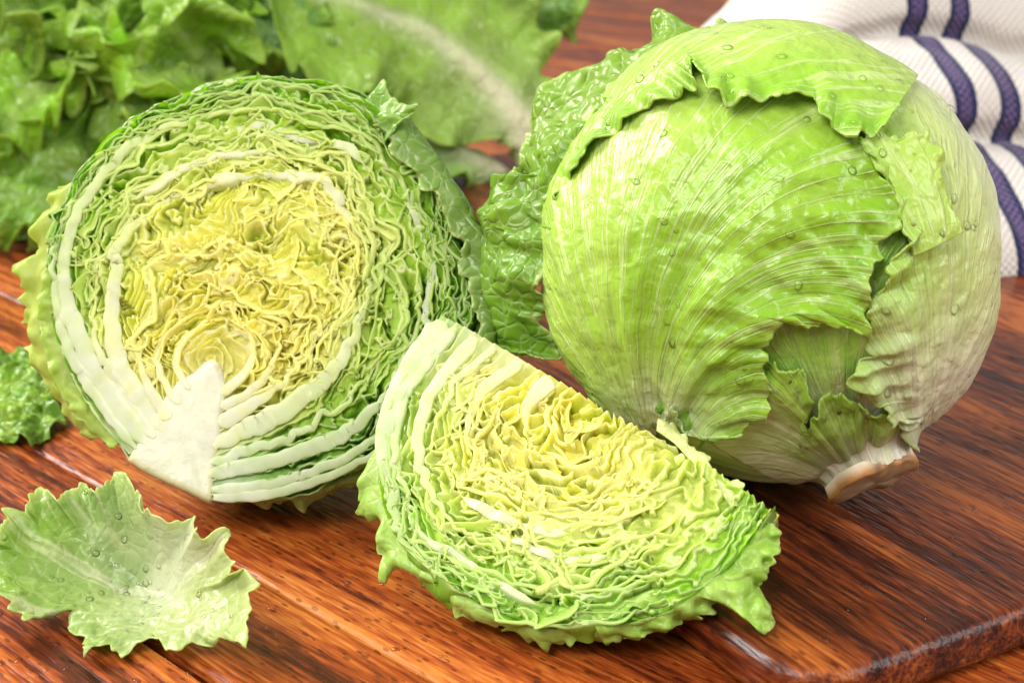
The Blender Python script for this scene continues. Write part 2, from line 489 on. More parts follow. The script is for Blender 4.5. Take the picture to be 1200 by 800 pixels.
WHITE = C3(0.90, 0.92, 0.76)

def white_at(V):
    n = fbm(V[..., 0] / 0.025, V[..., 1] / 0.025, V[..., 2] / 0.025, 67, 2)[..., None]
    return lerp(np.broadcast_to(WHITE, V.shape), C3(0.76, 0.84, 0.50), np.clip(0.22 + 0.6 * n, 0, 0.8))

# ---- half head
FH = Face(at_depth(np.array(300.), np.array(340.), np.array(0.553)), np.array([-0.03, -math.cos(math.radians(30)), math.sin(math.radians(30))]), np.array([0, 0, 1.0]))
H_CONT = [
    [(232, 452), (218, 438), (214, 420), (228, 402), (248, 393), (268, 402), (276, 420), (270, 438), (256, 455)],
    [(208, 484), (184, 442), (178, 405), (200, 365), (250, 338), (310, 335), (345, 370), (338, 415), (310, 455), (254, 490)],
    [(192, 510), (144, 430), (126, 345), (150, 275), (220, 225), (310, 200), (385, 228), (426, 300), (414, 390), (352, 468), (246, 526)],
    [(176, 524), (110, 430), (74, 330), (92, 240), (166, 170), (262, 130), (375, 150), (455, 220), (496, 325), (468, 435), (385, 515), (238, 556)],
    [(150, 532), (94, 462), (56, 360), (70, 245), (142, 146), (275, 92), (400, 100), (492, 178), (556, 310), (545, 400), (472, 512), (352, 574), (246, 586)],
]
FH.contours(H_CONT)
for nm, pp in (('bottom', (250, 586)), ('low', (352, 574)), ('top', (275, 92))):
    pass
half = thing('half_lettuce', 'half head of iceberg lettuce leaning back, cut face with yellow heart towards the viewer', 'lettuce')

def col_half(t, s, ribf, d, V, seed):
    side = fbm(V[..., 0] / 0.03, V[..., 1] / 0.03, V[..., 2] / 0.03, 61, 2)
    tt = t + 0.35 * side + 0.25 * vn(seed * 1.7, 0.5) + 0.5 * sst(0.75, 1.0, s) * (t > 2.2) + 0.25 * sst(0.45, 0.7, s) * (t > 2)
    c = blend_stops(tt, [(0, (0.97, 0.90, 0.28)), (0.9, (0.97, 0.91, 0.26)), (1.7, (0.92, 0.92, 0.26)), (2.3, (0.76, 0.86, 0.22)), (3.0, (0.54, 0.75, 0.10)), (3.6, (0.36, 0.64, 0.045)), (4.3, (0.19, 0.47, 0.02))])
    base_w = np.exp(-np.minimum(s, 1 - s) / 0.055)[..., None] * 0.9
    edge = np.exp(-d / 0.0009)[..., None]
    c = lerp(c, lerp(c, C3(0.95, 0.95, 0.56), 0.45), edge)
    streak = 0.76 + 0.34 * fbm(V[..., 0] / 0.004, V[..., 1] / 0.004, V[..., 2] / 0.004, 69, 2)[..., None]
    w = np.clip(np.maximum(ribf[..., None] * 1.05, base_w) * streak, 0, 1)
    return lerp(c, white_at(V), w)

hc = FH.ab([(285, 360)])[0]
# thick ribs traced from the cut: (layer, start, end, rib thickness, share of length that is rib, crumple)
ribs_h = [
    (2.02, 0.0, 0.50, 0.0060, 0.95, 0.0012), (2.00, 1.0, 0.54, 0.0062, 0.90, 0.0012), (3.02, 0.0, 0.52, 0.0060, 1.0, 0.0012),
    (3.03, 1.0, 0.62, 0.0044, 0.90, 0.0014), (3.55, 0.0, 0.40, 0.0034, 0.75, 0.0014),
    (3.60, 1.0, 0.64, 0.0034, 0.75, 0.0014), (2.48, 0.0, 0.26, 0.0034, 0.85, 0.0014),
    (0.30, 0.0, 0.49, 0.0028, 1.0, 0.0006), (0.32, 1.0, 0.51, 0.0028, 1.0, 0.0006), (0.85, 0.0, 0.30, 0.0034, 0.95, 0.0010), (0.78, 1.0, 0.66, 0.0034, 0.95, 0.0010),
    (1.30, 1.0, 0.68, 0.0040, 0.9, 0.0010), (1.45, 0.0, 0.22, 0.0032, 0.9, 0.0010), (2.55, 1.0, 0.74, 0.0028, 0.9, 0.0012),
    (3.9, 1.0, 0.60, 0.0030, 0.7, 0.0010),
]
sd = 1
for (t, a, b, r, re, am) in ribs_h:
    ribbon(FH, half, MAT_CUT, t, a, b, col_half, sd, rib=r, ribend=re, amp=am, warp=(0.0012, 0.022), centre=hc, tilt=0.3, flush=-0.0003); sd += 1
# white bands that arch over the heart
def band(F, parent, t, s0, s1, th, colf, seed, amp=0.0006, **kw):
    def cf(tv, sv, ribf, d, V, sd_):
        c = colf(tv, sv, ribf, d, V, sd_)
        w = np.sin(np.pi * np.clip((sv - min(s0, s1)) / abs(s1 - s0), 0, 1))[..., None] ** 0.5
        return lerp(c, WHITE, 0.85 * w)
    return ribbon(F, parent, MAT_CUT, t, s0, s1, cf, seed, thin=th, amp=amp, tilt=0.3, flush=-0.0002, **kw)
for (t, a, b, th) in ((2.02, 0.38, 0.64, 0.0036), (2.40, 0.30, 0.50, 0.0026), (2.85, 0.40, 0.58, 0.0030), (3.3, 0.60, 0.80, 0.0024)):
    band(FH, half, t, a, b, th, col_half, sd, warp=(0.003, 0.022), centre=hc); sd += 1
def leaf_mass(F, parent, colf, t0, t1, nt, ns, freq, seed, warp=(1.7, 0.8), dep=(0.0022, 0.0065), zmin=0.002, name='leaf_layer', ends=(0.05, 0.05), frill=1.0):
    """packed leaf sheets met by the knife: continuous folded layers, each rising to a cut edge in the plane"""
    t = np.linspace(t0, t1, nt)[:, None] * np.ones(ns); sv = np.linspace(0, 1, ns)[None] * np.ones((nt, 1))
    ab = F.P(sv, t); x, y = ab[..., 0], ab[..., 1]
    e0 = sst(0.0, ends[0] * 2.4, sv) if ends[0] > 0 else 1.0
    e1 = sst(0.0, ends[1] * 2.4, 1 - sv) if ends[1] > 0 else 1.0
    env = e0 * e1
    ed = 0.5 + 0.5 * sst(t0, t0 + 0.12, t) * sst(t1, t1 - 0.12, t)
    wx, wy = fbm(x / 0.013, y / 0.013, 0.3, seed, 2), fbm(x / 0.013, y / 0.013, 5.3, seed + 3, 2)
    X, Y = x + 0.0050 * wx * env, y + 0.0050 * wy * env
    wob = warp[0] * fbm(X / 0.017, Y / 0.017, 0, seed + 5, 2) + warp[1] * fbm(X / 0.0062, Y / 0.0062, 0, seed + 7, 2)
    phi = freq * t + (0.10 + 0.90 * env) * ed * wob + 0.20 * env * frill * vn(X / 0.0019, Y / 0.0019, 0, seed + 9)
    u = phi - np.floor(phi); lay = np.floor(phi)
    rise = np.clip(u / 0.80, 0, 1) ** (1.3 + 0.7 * vn(x / 0.02, y / 0.02, 0, seed + 11))
    h = np.where(u < 0.80, rise, np.where(u < 0.93, 1.0, 1 - sst(0.93, 1.0, u)))
    pocket = np.clip(0.45 + 0.9 * fbm(x / 0.014, y / 0.014, 0, seed + 13, 2), 0, 1)
    D = (dep[0] + (dep[1] - dep[0]) * pocket ** 1.5) * (0.30 + 0.70 * env) * (0.4 + 0.6 * ed)
    D = D * (0.75 + 0.35 * vn(lay * 3.7 + seed, 0.5, 0, seed + 15))
    # ripples running along every sheet, strongest at its edge
    rip = vn(X / 0.0040, Y / 0.0040, lay * 0.37, seed + 17) + 0.6 * vn(X / 0.0018, Y / 0.0018, lay * 0.37, seed + 19)
    d = D * (1 - h) + 0.0009 * frill * env * rip * (0.35 + 0.65 * (1 - np.abs(2 * u - 1))) + 0.0009 * env * vn(x / 0.010, y / 0.010, 0, seed + 21)
    d = np.maximum(d + 0.0004, -0.0012)
    V = F.w(ab, d); V[..., 2] = np.maximum(V[..., 2], zmin)
    cut = sst(0.70, 0.84, u) * sst(1.0, 0.94, u)
    c = colf(t + 0.25 * vn(lay * 5.1, seed, 0, 23), sv, np.zeros_like(t), np.full_like(t, 0.01), V, seed)
    c = lerp(c, C3(0.95, 0.95, 0.62), (0.62 * cut)[..., None])
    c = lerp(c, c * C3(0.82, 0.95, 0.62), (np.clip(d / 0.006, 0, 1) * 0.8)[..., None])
    return link(name, grid_mesh(name, V, c), MAT_CUT, parent)
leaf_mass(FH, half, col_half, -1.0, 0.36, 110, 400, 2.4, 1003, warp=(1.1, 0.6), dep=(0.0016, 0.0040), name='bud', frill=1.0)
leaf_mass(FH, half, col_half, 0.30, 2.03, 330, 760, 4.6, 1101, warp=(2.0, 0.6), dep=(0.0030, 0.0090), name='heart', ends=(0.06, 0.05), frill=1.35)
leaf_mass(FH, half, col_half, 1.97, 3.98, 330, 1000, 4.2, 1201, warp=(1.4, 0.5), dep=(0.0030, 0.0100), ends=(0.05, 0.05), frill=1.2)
# single sheets that stand between the packed ones
def sheets(F, parent, colf, plan, zmin, centre, onesided=False):
    global sd
    for (t0, t1, cnt, amp, lam, wp) in plan:
        for k in range(cnt):
            r = RNG.random(6)
            t = t0 + (t1 - t0) * (k + 0.2 + 0.6 * r[0]) / cnt
            ln = 0.22 + 0.34 * r[1]
            if onesided: a = 0.02 + (0.98 - ln) * r[2]
            else: a = 0.07 + (0.86 - ln) * r[2]
            b = a + ln
            if r[3] < 0.5: a, b = b, a
            ribbon(F, parent, MAT_CUT, t, a, b, colf, sd, thin=0.0008 + 0.0006 * r[4], amp=amp * (0.7 + 0.7 * r[5]), lam=lam * (0.7 + 0.8 * r[4]), warp=wp, zmin=zmin, centre=centre, tilt=1.3, flush=0.0002); sd += 1
sheets(FH, half, col_half, [(0.4, 1.0, 5, 0.0016, 0.009, (0.004, 0.020)), (1.0, 1.95, 16, 0.0026, 0.011, (0.006, 0.022)), (2.1, 2.95, 15, 0.0026, 0.013, (0.0045, 0.023)), (3.1, 3.95, 12, 0.0017, 0.014, (0.0025, 0.025))], 0.002, hc)

# outside of the half head: bowl of wrapper leaves behind the cut
def bowl(F, parent, depth, col, zmin, mat, rise=0.0, n=150, m=44, name='wrapper_leaf', grow=1.0, seed=0):
    th = np.linspace(0, 1, n, endpoint=False)
    C = F.C[-1]; c = F.ab([(285, 350)])[0] if F is FH else None
    loop = np.vstack([C, lerp(C[-1], C[0], np.linspace(0, 1, 12)[1:-1, None])])
    loop = crs(np.vstack([loop, loop[:1]]), n + 1, False)[:-1]
    a = np.linspace(0, math.pi / 2, m)
    k = np.arctan2(*(loop - c).T)
    rr = 1 + 0.02 * fbm(k[:, None] * 5, a[None] * 2, 0, 301 + seed, 3) + 0.006 * np.sin(k * 26 + 3 * vn(k * 3))[:, None]
    ab = c + (loop - c)[:, None] * (np.cos(a) ** 0.75)[None, :, None] * grow * rr[..., None]
    V = F.w(ab, 0.0025 + depth * np.sin(a)[None] * rr)
    V[..., 2] = np.maximum(V[..., 2], zmin)
    cc = np.broadcast_to(col, V.shape) * (1 + 0.2 * fbm(V[..., 0] / 0.02, V[..., 1] / 0.02, V[..., 2] / 0.02, 303, 3))[..., None]
    stem = on_plane(np.array(215.), np.array(560.), F.o, F.n)
    w = np.exp(-(np.linalg.norm(V - stem, axis=-1) / 0.035) ** 2)[..., None]
    cc = lerp(cc, C3(0.80, 0.82, 0.55), w)
    F4 = gridF(n, m); last = np.stack([(n - 1) * m + np.arange(m - 1), (n - 1) * m + np.arange(1, m), np.arange(1, m), np.arange(m - 1)], 1)
    o = link(name, mesh_arrays(name, V, np.vstack([F4, last]), cc), mat, parent); solid(o, 0.0006)
    return o
bowl(FH, half, 0.068, C3(0.30, 0.48, 0.10), 0.0012, MAT_LEAF)

# loft between two traced lines; used for loose margins of leaves
def loft(name, parent, mat, E, B, col_e, col_b, seed, n=160, m=26, jag=0.0014, ruff=0.003, lam=0.012, bulge=0.004, out=None, zmin=0.001, thick=0.0005, pw=1.0, uv=None):
    E = crs(E, n, False); B = crs(B, n)
    v = np.linspace(0, 1, m)[None, :, None]
    L = np.concatenate([[0], np.cumsum(np.linalg.norm(np.diff(E, axis=0), axis=1))])
    dirv = unit(E - B)
    saw = vn(L / 0.0022, seed, 0, 71) + 0.8 * vn(L / 0.0055, seed, 0, 72)
    E = E + dirv * (jag * saw)[:, None]
    Es = smooth_line(E, max(3, n // 26)); Ev = lerp(Es[:, None], E[:, None], v ** 5)
    V = B[:, None] * (1 - v) + Ev * v
    if out is None:
        nr = normals(V); nr = unit(nr.mean((0, 1))) * np.sign(nr.mean((0, 1)) @ (-FWD)); nr = np.broadcast_to(nr, V.shape)
    else: nr = np.broadcast_to(out, V.shape)
    vv = v[..., 0]
    ph = 2 * np.pi * (L[:, None] / lam + 0.7 * vn(L[:, None] / (lam * 1.5), seed, vv * 1.5, 73))
    X = V
    h = bulge * np.sin(np.pi * vv) + ruff * vv ** 3 * 0.4 * np.sin(ph) + ruff * (0.25 + 0.75 * vv) * 1.1 * vn(X[..., 0] / (lam * 0.6), X[..., 1] / (lam * 0.6), X[..., 2] / (lam * 0.6), 74 + seed) + ruff * vv * 0.6 * vn(X[..., 0] / (lam * 0.27), X[..., 1] / (lam * 0.27), X[..., 2] / (lam * 0.27), 174 + seed)
    V = V + nr * h[..., None]
    V[..., 2] = np.maximum(V[..., 2], zmin)
    mixv = np.clip(v ** pw + 0.18 * fbm(L[:, None] / 0.012, vv * 3, seed, 76, 2)[..., None], 0, 1)
    c = lerp(np.broadcast_to(col_b, V.shape), col_e, mixv)
    c = lerp(c, C3(0.62, 0.74, 0.25), (sst(0.93, 1.0, vv) * 0.6)[..., None] * np.ones_like(c))
    U = np.stack([L[:, None] / L[-1] * np.ones_like(vv), vv * np.ones((n, 1))], -1)
    o = link(name, grid_mesh(name, V, c, U), mat, parent); solid(o, thick)
    return o, V
def fpts(F, pts, d):
    p = np.asarray(pts, float)
    return on_plane(p[:, 0], p[:, 1], F.o - F.n * 0, F.n) - F.n * np.broadcast_to(np.asarray(d, float), (len(p),))[:, None]

# pale frilly margin on the left
E = [(92, 205), (75, 212), (55, 210), (42, 217), (45, 235), (30, 258), (28, 270), (39, 285), (33, 294), (18, 297), (5, 303), (6, 312), (18, 321), (22, 333), (14, 345), (21, 354), (15, 366), (6, 372), (18, 372), (24, 387), (25, 399), (18, 402), (27, 408), (27, 420), (36, 435), (45, 450), (66, 482), (100, 512)]
B = [(110, 195), (80, 260), (66, 330), (74, 410), (104, 480), (125, 510)]
loft('outer_leaf', half, MAT_CUT, fpts(FH, E, 0.010), fpts(FH, B, 0.004), C3(0.56, 0.68, 0.13), C3(0.62, 0.70, 0.22), 5, jag=0.0012, ruff=0.0028, lam=0.016, bulge=0.002)
E = [(115, 175), (88, 215), (66, 260), (60, 275), (52, 300), (44, 330), (42, 345), (44, 370), (40, 385), (48, 410), (58, 440), (75, 470), (95, 497), (128, 525)]
B = [(135, 175), (90, 250), (76, 330), (82, 400), (112, 480), (140, 515)]
loft('outer_leaf', half, MAT_CUT, fpts(FH, E, 0.003), fpts(FH, B, 0.006), C3(0.50, 0.66, 0.13), C3(0.62, 0.72, 0.24), 6, jag=0.0008, ruff=0.0020, lam=0.010, bulge=0.002)
# dark leaf on the right, margin rolled towards the viewer
E = [(440, 150), (461, 171), (463, 183), (492, 202), (500, 226), (516, 233), (523, 253), (535, 276), (548, 284), (540, 310), (551, 340), (556, 362), (560, 385), (545, 420)]
B = [(470, 126), (504, 168), (529, 212), (550, 255), (569, 284), (574, 330), (577, 372), (572, 420)]
loft('outer_leaf', half, MAT_LEAF, fpts(FH, E, -0.004), fpts(FH, B, 0.012), C3(0.22, 0.38, 0.07), C3(0.18, 0.34, 0.04), 7, ruff=0.0018, bulge=0.006, lam=0.02)
E = [(500, 230), (523, 275), (540, 310), (548, 345), (552, 385), (562, 384), (574, 386)]
B = [(520, 220), (545, 262), (566, 300), (572, 330), (576, 360), (578, 375), (579, 384)]
loft('outer_leaf', half, MAT_LEAF, fpts(FH, E, 0.010), fpts(FH, B, 0.022), C3(0.11, 0.25, 0.015), C3(0.14, 0.28, 0.02), 8, ruff=0.003, bulge=0.004)
# curled tip on the upper right
E = [(395, 128), (418, 120), (436, 112), (440, 98), (450, 95), (462, 108), (466, 116), (478, 123), (492, 128), (489, 138), (474, 144), (464, 158)]
B = [(396, 118), (412, 132), (424, 142), (432, 150), (440, 156), (450, 162), (456, 166)]
loft('outer_leaf', half, MAT_LEAF, fpts(FH, E, np.linspace(0.004, -0.006, len(E))), fpts(FH, B, 0.008), C3(0.20, 0.42, 0.04), C3(0.26, 0.46, 0.08), 9, ruff=0.0025, lam=0.014, bulge=0.005)
# top wrapper edge
E = [(190, 125), (215, 108), (250, 94), (290, 88), (330, 92), (360, 96), (400, 98), (436, 110)]
B = [(196, 132), (240, 108), (290, 100), (340, 103), (390, 112), (430, 130)]
loft('outer_leaf', half, MAT_LEAF, fpts(FH, E, 0.014), fpts(FH, B, 0.002), C3(0.28, 0.46, 0.12), C3(0.40, 0.56, 0.16), 10, ruff=0.0012, bulge=0.004)
# lower right wrapper margin
E = [(560, 372), (556, 400), (545, 430), (520, 470), (498, 505), (470, 532), (440, 556), (400, 566), (384, 574), (362, 578), (350, 592), (330, 583), (310, 590), (285, 585), (262, 588)]
B = [(552, 360), (548, 400), (530, 440), (495, 490), (450, 525), (400, 548), (350, 562), (300, 572), (258, 578)]
loft('outer_leaf', half, MAT_LEAF, fpts(FH, E, 0.012), fpts(FH, B, 0.011), C3(0.34, 0.50, 0.14), C3(0.36, 0.55, 0.12), 11, ruff=0.0022, bulge=0.004, lam=0.014)
E = [(574, 350), (570, 380), (560, 410), (540, 445), (510, 485), (480, 515), (445, 540), (410, 556), (380, 562), (345, 570), (310, 577)]
B = [(558, 340), (552, 380), (535, 425), (505, 470), (460, 512), (410, 540), (360, 556), (310, 568)]
loft('outer_leaf', half, MAT_CUT, fpts(FH, E, 0.008), fpts(FH, B, 0.013), C3(0.22, 0.44, 0.04), C3(0.36, 0.55, 0.10), 12, ruff=0.0022, bulge=0.002, lam=0.010)

# stem core
def stem_core(F, parent, outline, depth, end_pts):
    P = crs(np.vstack([F.ab(outline), F.ab(outline)[:1]]), 90, False)[:-1]
    c = P.mean(0)
    prof = [(0.0, 0.0), (0.2, 0.0), (0.4, 0.0), (0.6, 0.0), (0.8, 0.0), (0.92, 0.0), (1.0, 0.0001), (1.06, 0.0009), (1.065, 0.006), (0.95, depth * 0.6), (0.85, depth)]
    V = np.stack([F.w(c + (P - c) * k + np.array([0.0, -0.004]) * (max(d, 0) / depth), np.full(len(P), d - 0.0002)) for k, d in prof])
    V[..., 2] = np.maximum(V[..., 2], 0.001)
    k = np.array([p[0] for p in prof])[:, None]; ab = np.broadcast_to(P, (len(prof),) + P.shape)
    axis = unit(F.ab([(205, 560)])[0] - F.ab([(243, 430)])[0]); acr = ab @ np.array([-axis[1], axis[0]])
    fib = fbm((acr * k)[..., None][..., 0] / 0.0016, (ab @ axis) * k / 0.02, 0, 13, 3)
    cols = np.zeros(V.shape) + C3(0.62, 0.62, 0.45) * (1 + 0.10 * fib[..., None])
    low = sst(-0.050, -0.062, ab[..., 1]) * sst(0.96, 1.0, k) 
    cols = lerp(cols, C3(0.62, 0.60, 0.30), (np.clip(low, 0, 1) * 0.8)[..., None])
    spk = sst(0.15, 0.6, fbm(V[..., 0] / 0.004, V[..., 1] / 0.004, V[..., 2] / 0.004, 11, 2)) * sst(0.9, 1.0, k)
    cols = lerp(cols, C3(0.45, 0.22, 0.06), (spk * 0.35)[..., None])
    return link('stem', grid_mesh('stem', V, cols, wrap=True), MAT_STEM, parent)
stem_core(FH, half, [(153, 536), (160, 524), (176, 500), (192, 470), (210, 448), (226, 440), (238, 428), (248, 424), (256, 432), (261, 452), (259, 480), (255, 510), (250, 540), (247, 566), (245, 584), (220, 572), (190, 558), (168, 547)], 0.030, None)

# ------------------------------------------------------------------ wedge
W1, W2, W3 = at_depth(np.array([515., 905., 640.]), np.array([366., 592., 738.]), np.array([0.535, 0.470, 0.466]))
nW = np.cross(W2 - W1, W3 - W1); nW = nW * np.sign(nW @ -FWD)
FW = Face((W1 + W2) / 2, nW, np.array([0, 0, 1.0]))
W_CONT = [
    [(668, 452), (650, 470), (646, 490), (662, 505), (690, 508), (715, 500), (728, 488)],
    [(628, 430), (580, 462), (562, 505), (590, 548), (650, 572), (715, 565), (758, 535), (776, 512)],
    [(584, 404), (530, 450), (508, 515), (530, 580), (600, 622), (690, 634), (770, 606), (812, 565), (828, 542)],
    [(545, 382), (482, 470), (474, 550), (508, 615), (590, 664), (680, 688), (775, 668), (842, 610), (872, 572)],
    [(516, 368), (456, 470), (442, 550), (466, 632), (552, 700), (650, 732), (770, 716), (852, 664), (904, 594)],
]
FW.contours(W_CONT); FW.c0 = FW.ab([(699, 472)])[0]
wedge = thing('lettuce_wedge', 'quarter wedge of iceberg lettuce with pale yellow cut face lying in front', 'lettuce')
def col_wedge(t, s, ribf, d, V, seed):
    side = fbm(V[..., 0] / 0.03, V[..., 1] / 0.03, V[..., 2] / 0.03, 63, 2)
    tt = t + 0.35 * side + 0.25 * vn(seed * 1.7, 0.5) + 0.35 * sst(0.7, 1.0, s) * (t > 1.5) - 0.5 * (1 - sst(0, 0.35, s))
    c = blend_stops(tt, [(-1, (0.97, 0.90, 0.24)), (0.3, (0.97, 0.91, 0.25)), (1.2, (0.95, 0.92, 0.31)), (2.0, (0.85, 0.90, 0.30)), (2.8, (0.66, 0.81, 0.16)), (3.5, (0.44, 0.70, 0.07)), (4.3, (0.24, 0.54, 0.025))])
    base_w = np.exp(-s / 0.10)[..., None] * 0.8 * sst(0.5, 2.0, t)[..., None]
    edge = np.exp(-d / 0.0009)[..., None]
    c = lerp(c, lerp(c, C3(0.95, 0.95, 0.56), 0.45), edge)
    streak = 0.76 + 0.34 * fbm(V[..., 0] / 0.004, V[..., 1] / 0.004, V[..., 2] / 0.004, 69, 2)[..., None]
    w = np.clip(np.maximum(ribf[..., None] * 1.05, base_w) * streak, 0, 1)
    return lerp(c, white_at(V), w)
ZW = 0.0012
ribs_w = [(3.80, 0.0, 0.52, 0.0072, 0.95, 0.0006), (3.30, 0.0, 0.50, 0.0030, 0.9, 0.0010), (2.55, 0.0, 0.60, 0.0046, 0.95, 0.0008),
          (1.30, 0.0, 0.36, 0.0056, 0.95, 0.0006), (0.45, 0.0, 0.42, 0.0050, 0.95, 0.0006), (2.0, 0.0, 0.30, 0.0028, 0.9, 0.0010)]
for (t, a, b, r, re, am) in ribs_w:
    ribbon(FW, wedge, MAT_CUT, t, a, b, col_wedge, sd, rib=r, ribend=re, amp=am, warp=(0.0012, 0.022), zmin=ZW, tilt=0.3, flush=-0.0003); sd += 1
for (t, a, b, th) in ((1.9, 0.40, 0.70, 0.0030), (2.35, 0.50, 0.76, 0.0024), (3.4, 0.38, 0.64, 0.0024)):
    band(FW, wedge, t, a, b, th, col_wedge, sd, warp=(0.002, 0.026), zmin=ZW, amp=0.0003, lam=0.016); sd += 1
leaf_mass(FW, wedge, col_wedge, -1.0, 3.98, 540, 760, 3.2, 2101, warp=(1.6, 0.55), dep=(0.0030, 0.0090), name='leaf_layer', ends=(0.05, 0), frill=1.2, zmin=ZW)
sheets(FW, wedge, col_wedge, [(-0.6, 0.95, 11, 0.0022, 0.010, (0.004, 0.022)), (1.0, 1.95, 12, 0.0024, 0.011, (0.004, 0.023)), (2.05, 2.95, 10, 0.0022, 0.012, (0.003, 0.024)), (3.05, 3.95, 10, 0.0015, 0.013, (0.002, 0.024))], ZW, None, True)
# the back of the wedge: wrapper swept from the cut face round to the hidden second cut, and that second face
def wedge_back():
    C = FW.C[-1]; n = 120; m = 26
    P = crs(C, n, False)
    A, B = P[0], P[-1]; ax = unit(B - A)
    foot = A + ((P - A) @ ax)[:, None] * ax
    rad = np.linalg.norm(P - foot, axis=1); inw = unit((P - foot).mean(0))
    a = np.linspace(0.03, math.radians(86), m)
    q = foot[:, None] + inw * (rad[:, None] * np.cos(a)[None])[..., None]
    rr = 1 + 0.02 * fbm(np.arange(n)[:, None] / 9.0, a[None] * 3, 0, 411, 3)
    V = FW.w(q, 0.002 + rad[:, None] * np.sin(a)[None] * 0.85 * rr)
    V[..., 2] = np.maximum(V[..., 2], ZW)
    c = np.broadcast_to(C3(0.36, 0.56, 0.10), V.shape) * (1 + 0.2 * fbm(V[..., 0] / .02, V[..., 1] / .02, V[..., 2] / .02, 413, 2))[..., None]
    o = link('wrapper_leaf', grid_mesh('wrapper_leaf', V, c), MAT_LEAF, wedge); solid(o, 0.0006)
    k = np.linspace(1, 0, 40)[None, :, None]
    e = V[:, -1]; r0 = FW.w(foot, np.full(n, 0.009))
    S = e[:, None] * k + r0[:, None] * (1 - k)
    tt = 4 * (1 - np.linspace(0, 1, 40))[None] * np.ones((n, 1))
    nb = unit(np.cross(S[60, 0] - S[60, -1], S[90, -1] - S[30, -1]))
    S = S + nb * (0.0016 * np.sin(tt * 16 + 3 * fbm(np.arange(n)[:, None] / 8.0, tt, 0, 415, 2)) + 0.001 * fbm(np.arange(n)[:, None] / 3., tt * 6, 0, 416, 2))[..., None]
    S[..., 2] = np.maximum(S[..., 2], ZW)
    c = col_wedge(tt, np.linspace(0, 1, n)[:, None] * np.ones_like(tt), np.zeros_like(tt), np.full_like(tt, 0.002), S, 2)
    link('heart', grid_mesh('heart', S, c), MAT_CUT, wedge)
wedge_back()
# loose outer leaves of the wedge
E = [(452, 500), (430, 530), (418, 548), (416, 572), (408, 580), (420, 592), (438, 594), (446, 610), (438, 630), (440, 656), (450, 662), (458, 648), (474, 652), (490, 668), (500, 684), (520, 690), (530, 704), (555, 715), (575, 716), (596, 726), (612, 742), (636, 742), (662, 738), (690, 732), (712, 738), (740, 726)]
B = [(462, 470), (452, 520), (450, 570), (462, 615), (490, 650), (540, 684), (600, 708), (660, 718), (720, 712)]
loft('outer_leaf', wedge, MAT_LOOSE, fpts(FW, E, 0.010), fpts(FW, B, 0.004), C3(0.42, 0.64, 0.10), C3(0.46, 0.66, 0.14), 31, ruff=0.0036, bulge=0.003, lam=0.018, jag=0.0018, n=220)
E = [(700, 736), (740, 728), (770, 722), (800, 716), (822, 712), (834, 706), (838, 692), (850, 686), (868, 690), (880, 704), (884, 726), (893, 733), (900, 722), (900, 706), (894, 690), (892, 672), (906, 664), (914, 652), (908, 640), (912, 622), (905, 606), (890, 606), (880, 596)]
B = [(690, 716), (730, 708), (770, 696), (806, 676), (836, 652), (860, 622), (872, 600)]
loft('outer_leaf', wedge, MAT_LOOSE, fpts(FW, E, np.linspace(0.010, 0.004, len(E))), fpts(FW, B, 0.003), C3(0.36, 0.60, 0.07), C3(0.44, 0.66, 0.12), 32, ruff=0.0045, bulge=0.003, lam=0.011, jag=0.0018, n=200)
E = [(480, 622), (520, 668), (560, 694), (610, 716), (650, 722), (700, 724), (750, 712), (790, 700), (826, 676), (856, 640), (880, 606), (892, 584), (876, 574)]
B = [(500, 620), (545, 662), (600, 690), (660, 702), (720, 696), (780, 672), (826, 634), (856, 590), (868, 572)]
loft('outer_leaf', wedge, MAT_LOOSE, fpts(FW, E, 0.003), fpts(FW, B, 0.006), C3(0.34, 0.60, 0.06), C3(0.50, 0.70, 0.14), 33, ruff=0.0018, bulge=0.002, lam=0.010, jag=0.0007, n=200)
# small torn margins along the right end of the ridge
E = [(770, 478), (785, 492), (803, 500), (812, 520), (826, 530), (838, 545), (842, 560), (858, 556), (872, 572), (868, 590)]
B = [(768, 500), (786, 512), (802, 528), (818, 545), (832, 562), (845, 575), (856, 590)]
loft('outer_leaf', wedge, MAT_LOOSE, fpts(FW, E, 0.004), fpts(FW, B, 0.003), C3(0.74, 0.80, 0.36), C3(0.74, 0.80, 0.34), 34, ruff=0.0015, bulge=0.001, lam=0.008, jag=0.0018)

# ------------------------------------------------------------------ whole head
DW = 0.551
CW = at_depth(np.array(898.), np.array(304.), np.array(DW)); RW = 0.0796
CW[2] = BT + RW * 0.985
AX = unit(0.38 * 0.95 * RIGHT - 0.91 * 0.95 * UP - 0.30 * FWD)        # towards the stem
XW = unit(np.cross(AX, FWD)); YW = np.cross(AX, XW)
whole = thing('whole_lettuce', 'whole round iceberg lettuce with torn wrapper leaves and cut stem on the cutting board', 'lettuce')
BASEPX = np.array([800., 590.])
def vein_uv(V, base=(800., 590.), deg=118, sg=1):
    """fan of ribs: circles through the leaf base, all tangent there"""
    d = V - CW; rel = V - CAM
    dep = rel @ FWD
    q = np.stack([600 + FPX * (rel @ RIGHT) / dep, 400 - FPX * (rel @ UP) / dep], -1)
    r = (q - np.array(base)) / 260.0
    ang = math.radians(deg); fx, fy = math.cos(ang), -math.sin(ang)
    along = r[..., 0] * fx + r[..., 1] * fy; acr = sg * (r[..., 0] * (-fy) + r[..., 1] * fx)
    k = 1.3 * np.arcsinh(1.6 * acr / (r[..., 0] ** 2 + r[..., 1] ** 2 + 0.05))
    rad = np.sqrt((r ** 2).sum(-1))
    return np.stack([k, rad], -1), rad
def lump(Q):
    return 0.0017 * fbm(Q[..., 0] * 1.7 + 3, Q[..., 1] * 1.7, Q[..., 2] * 1.7, 551, 2)
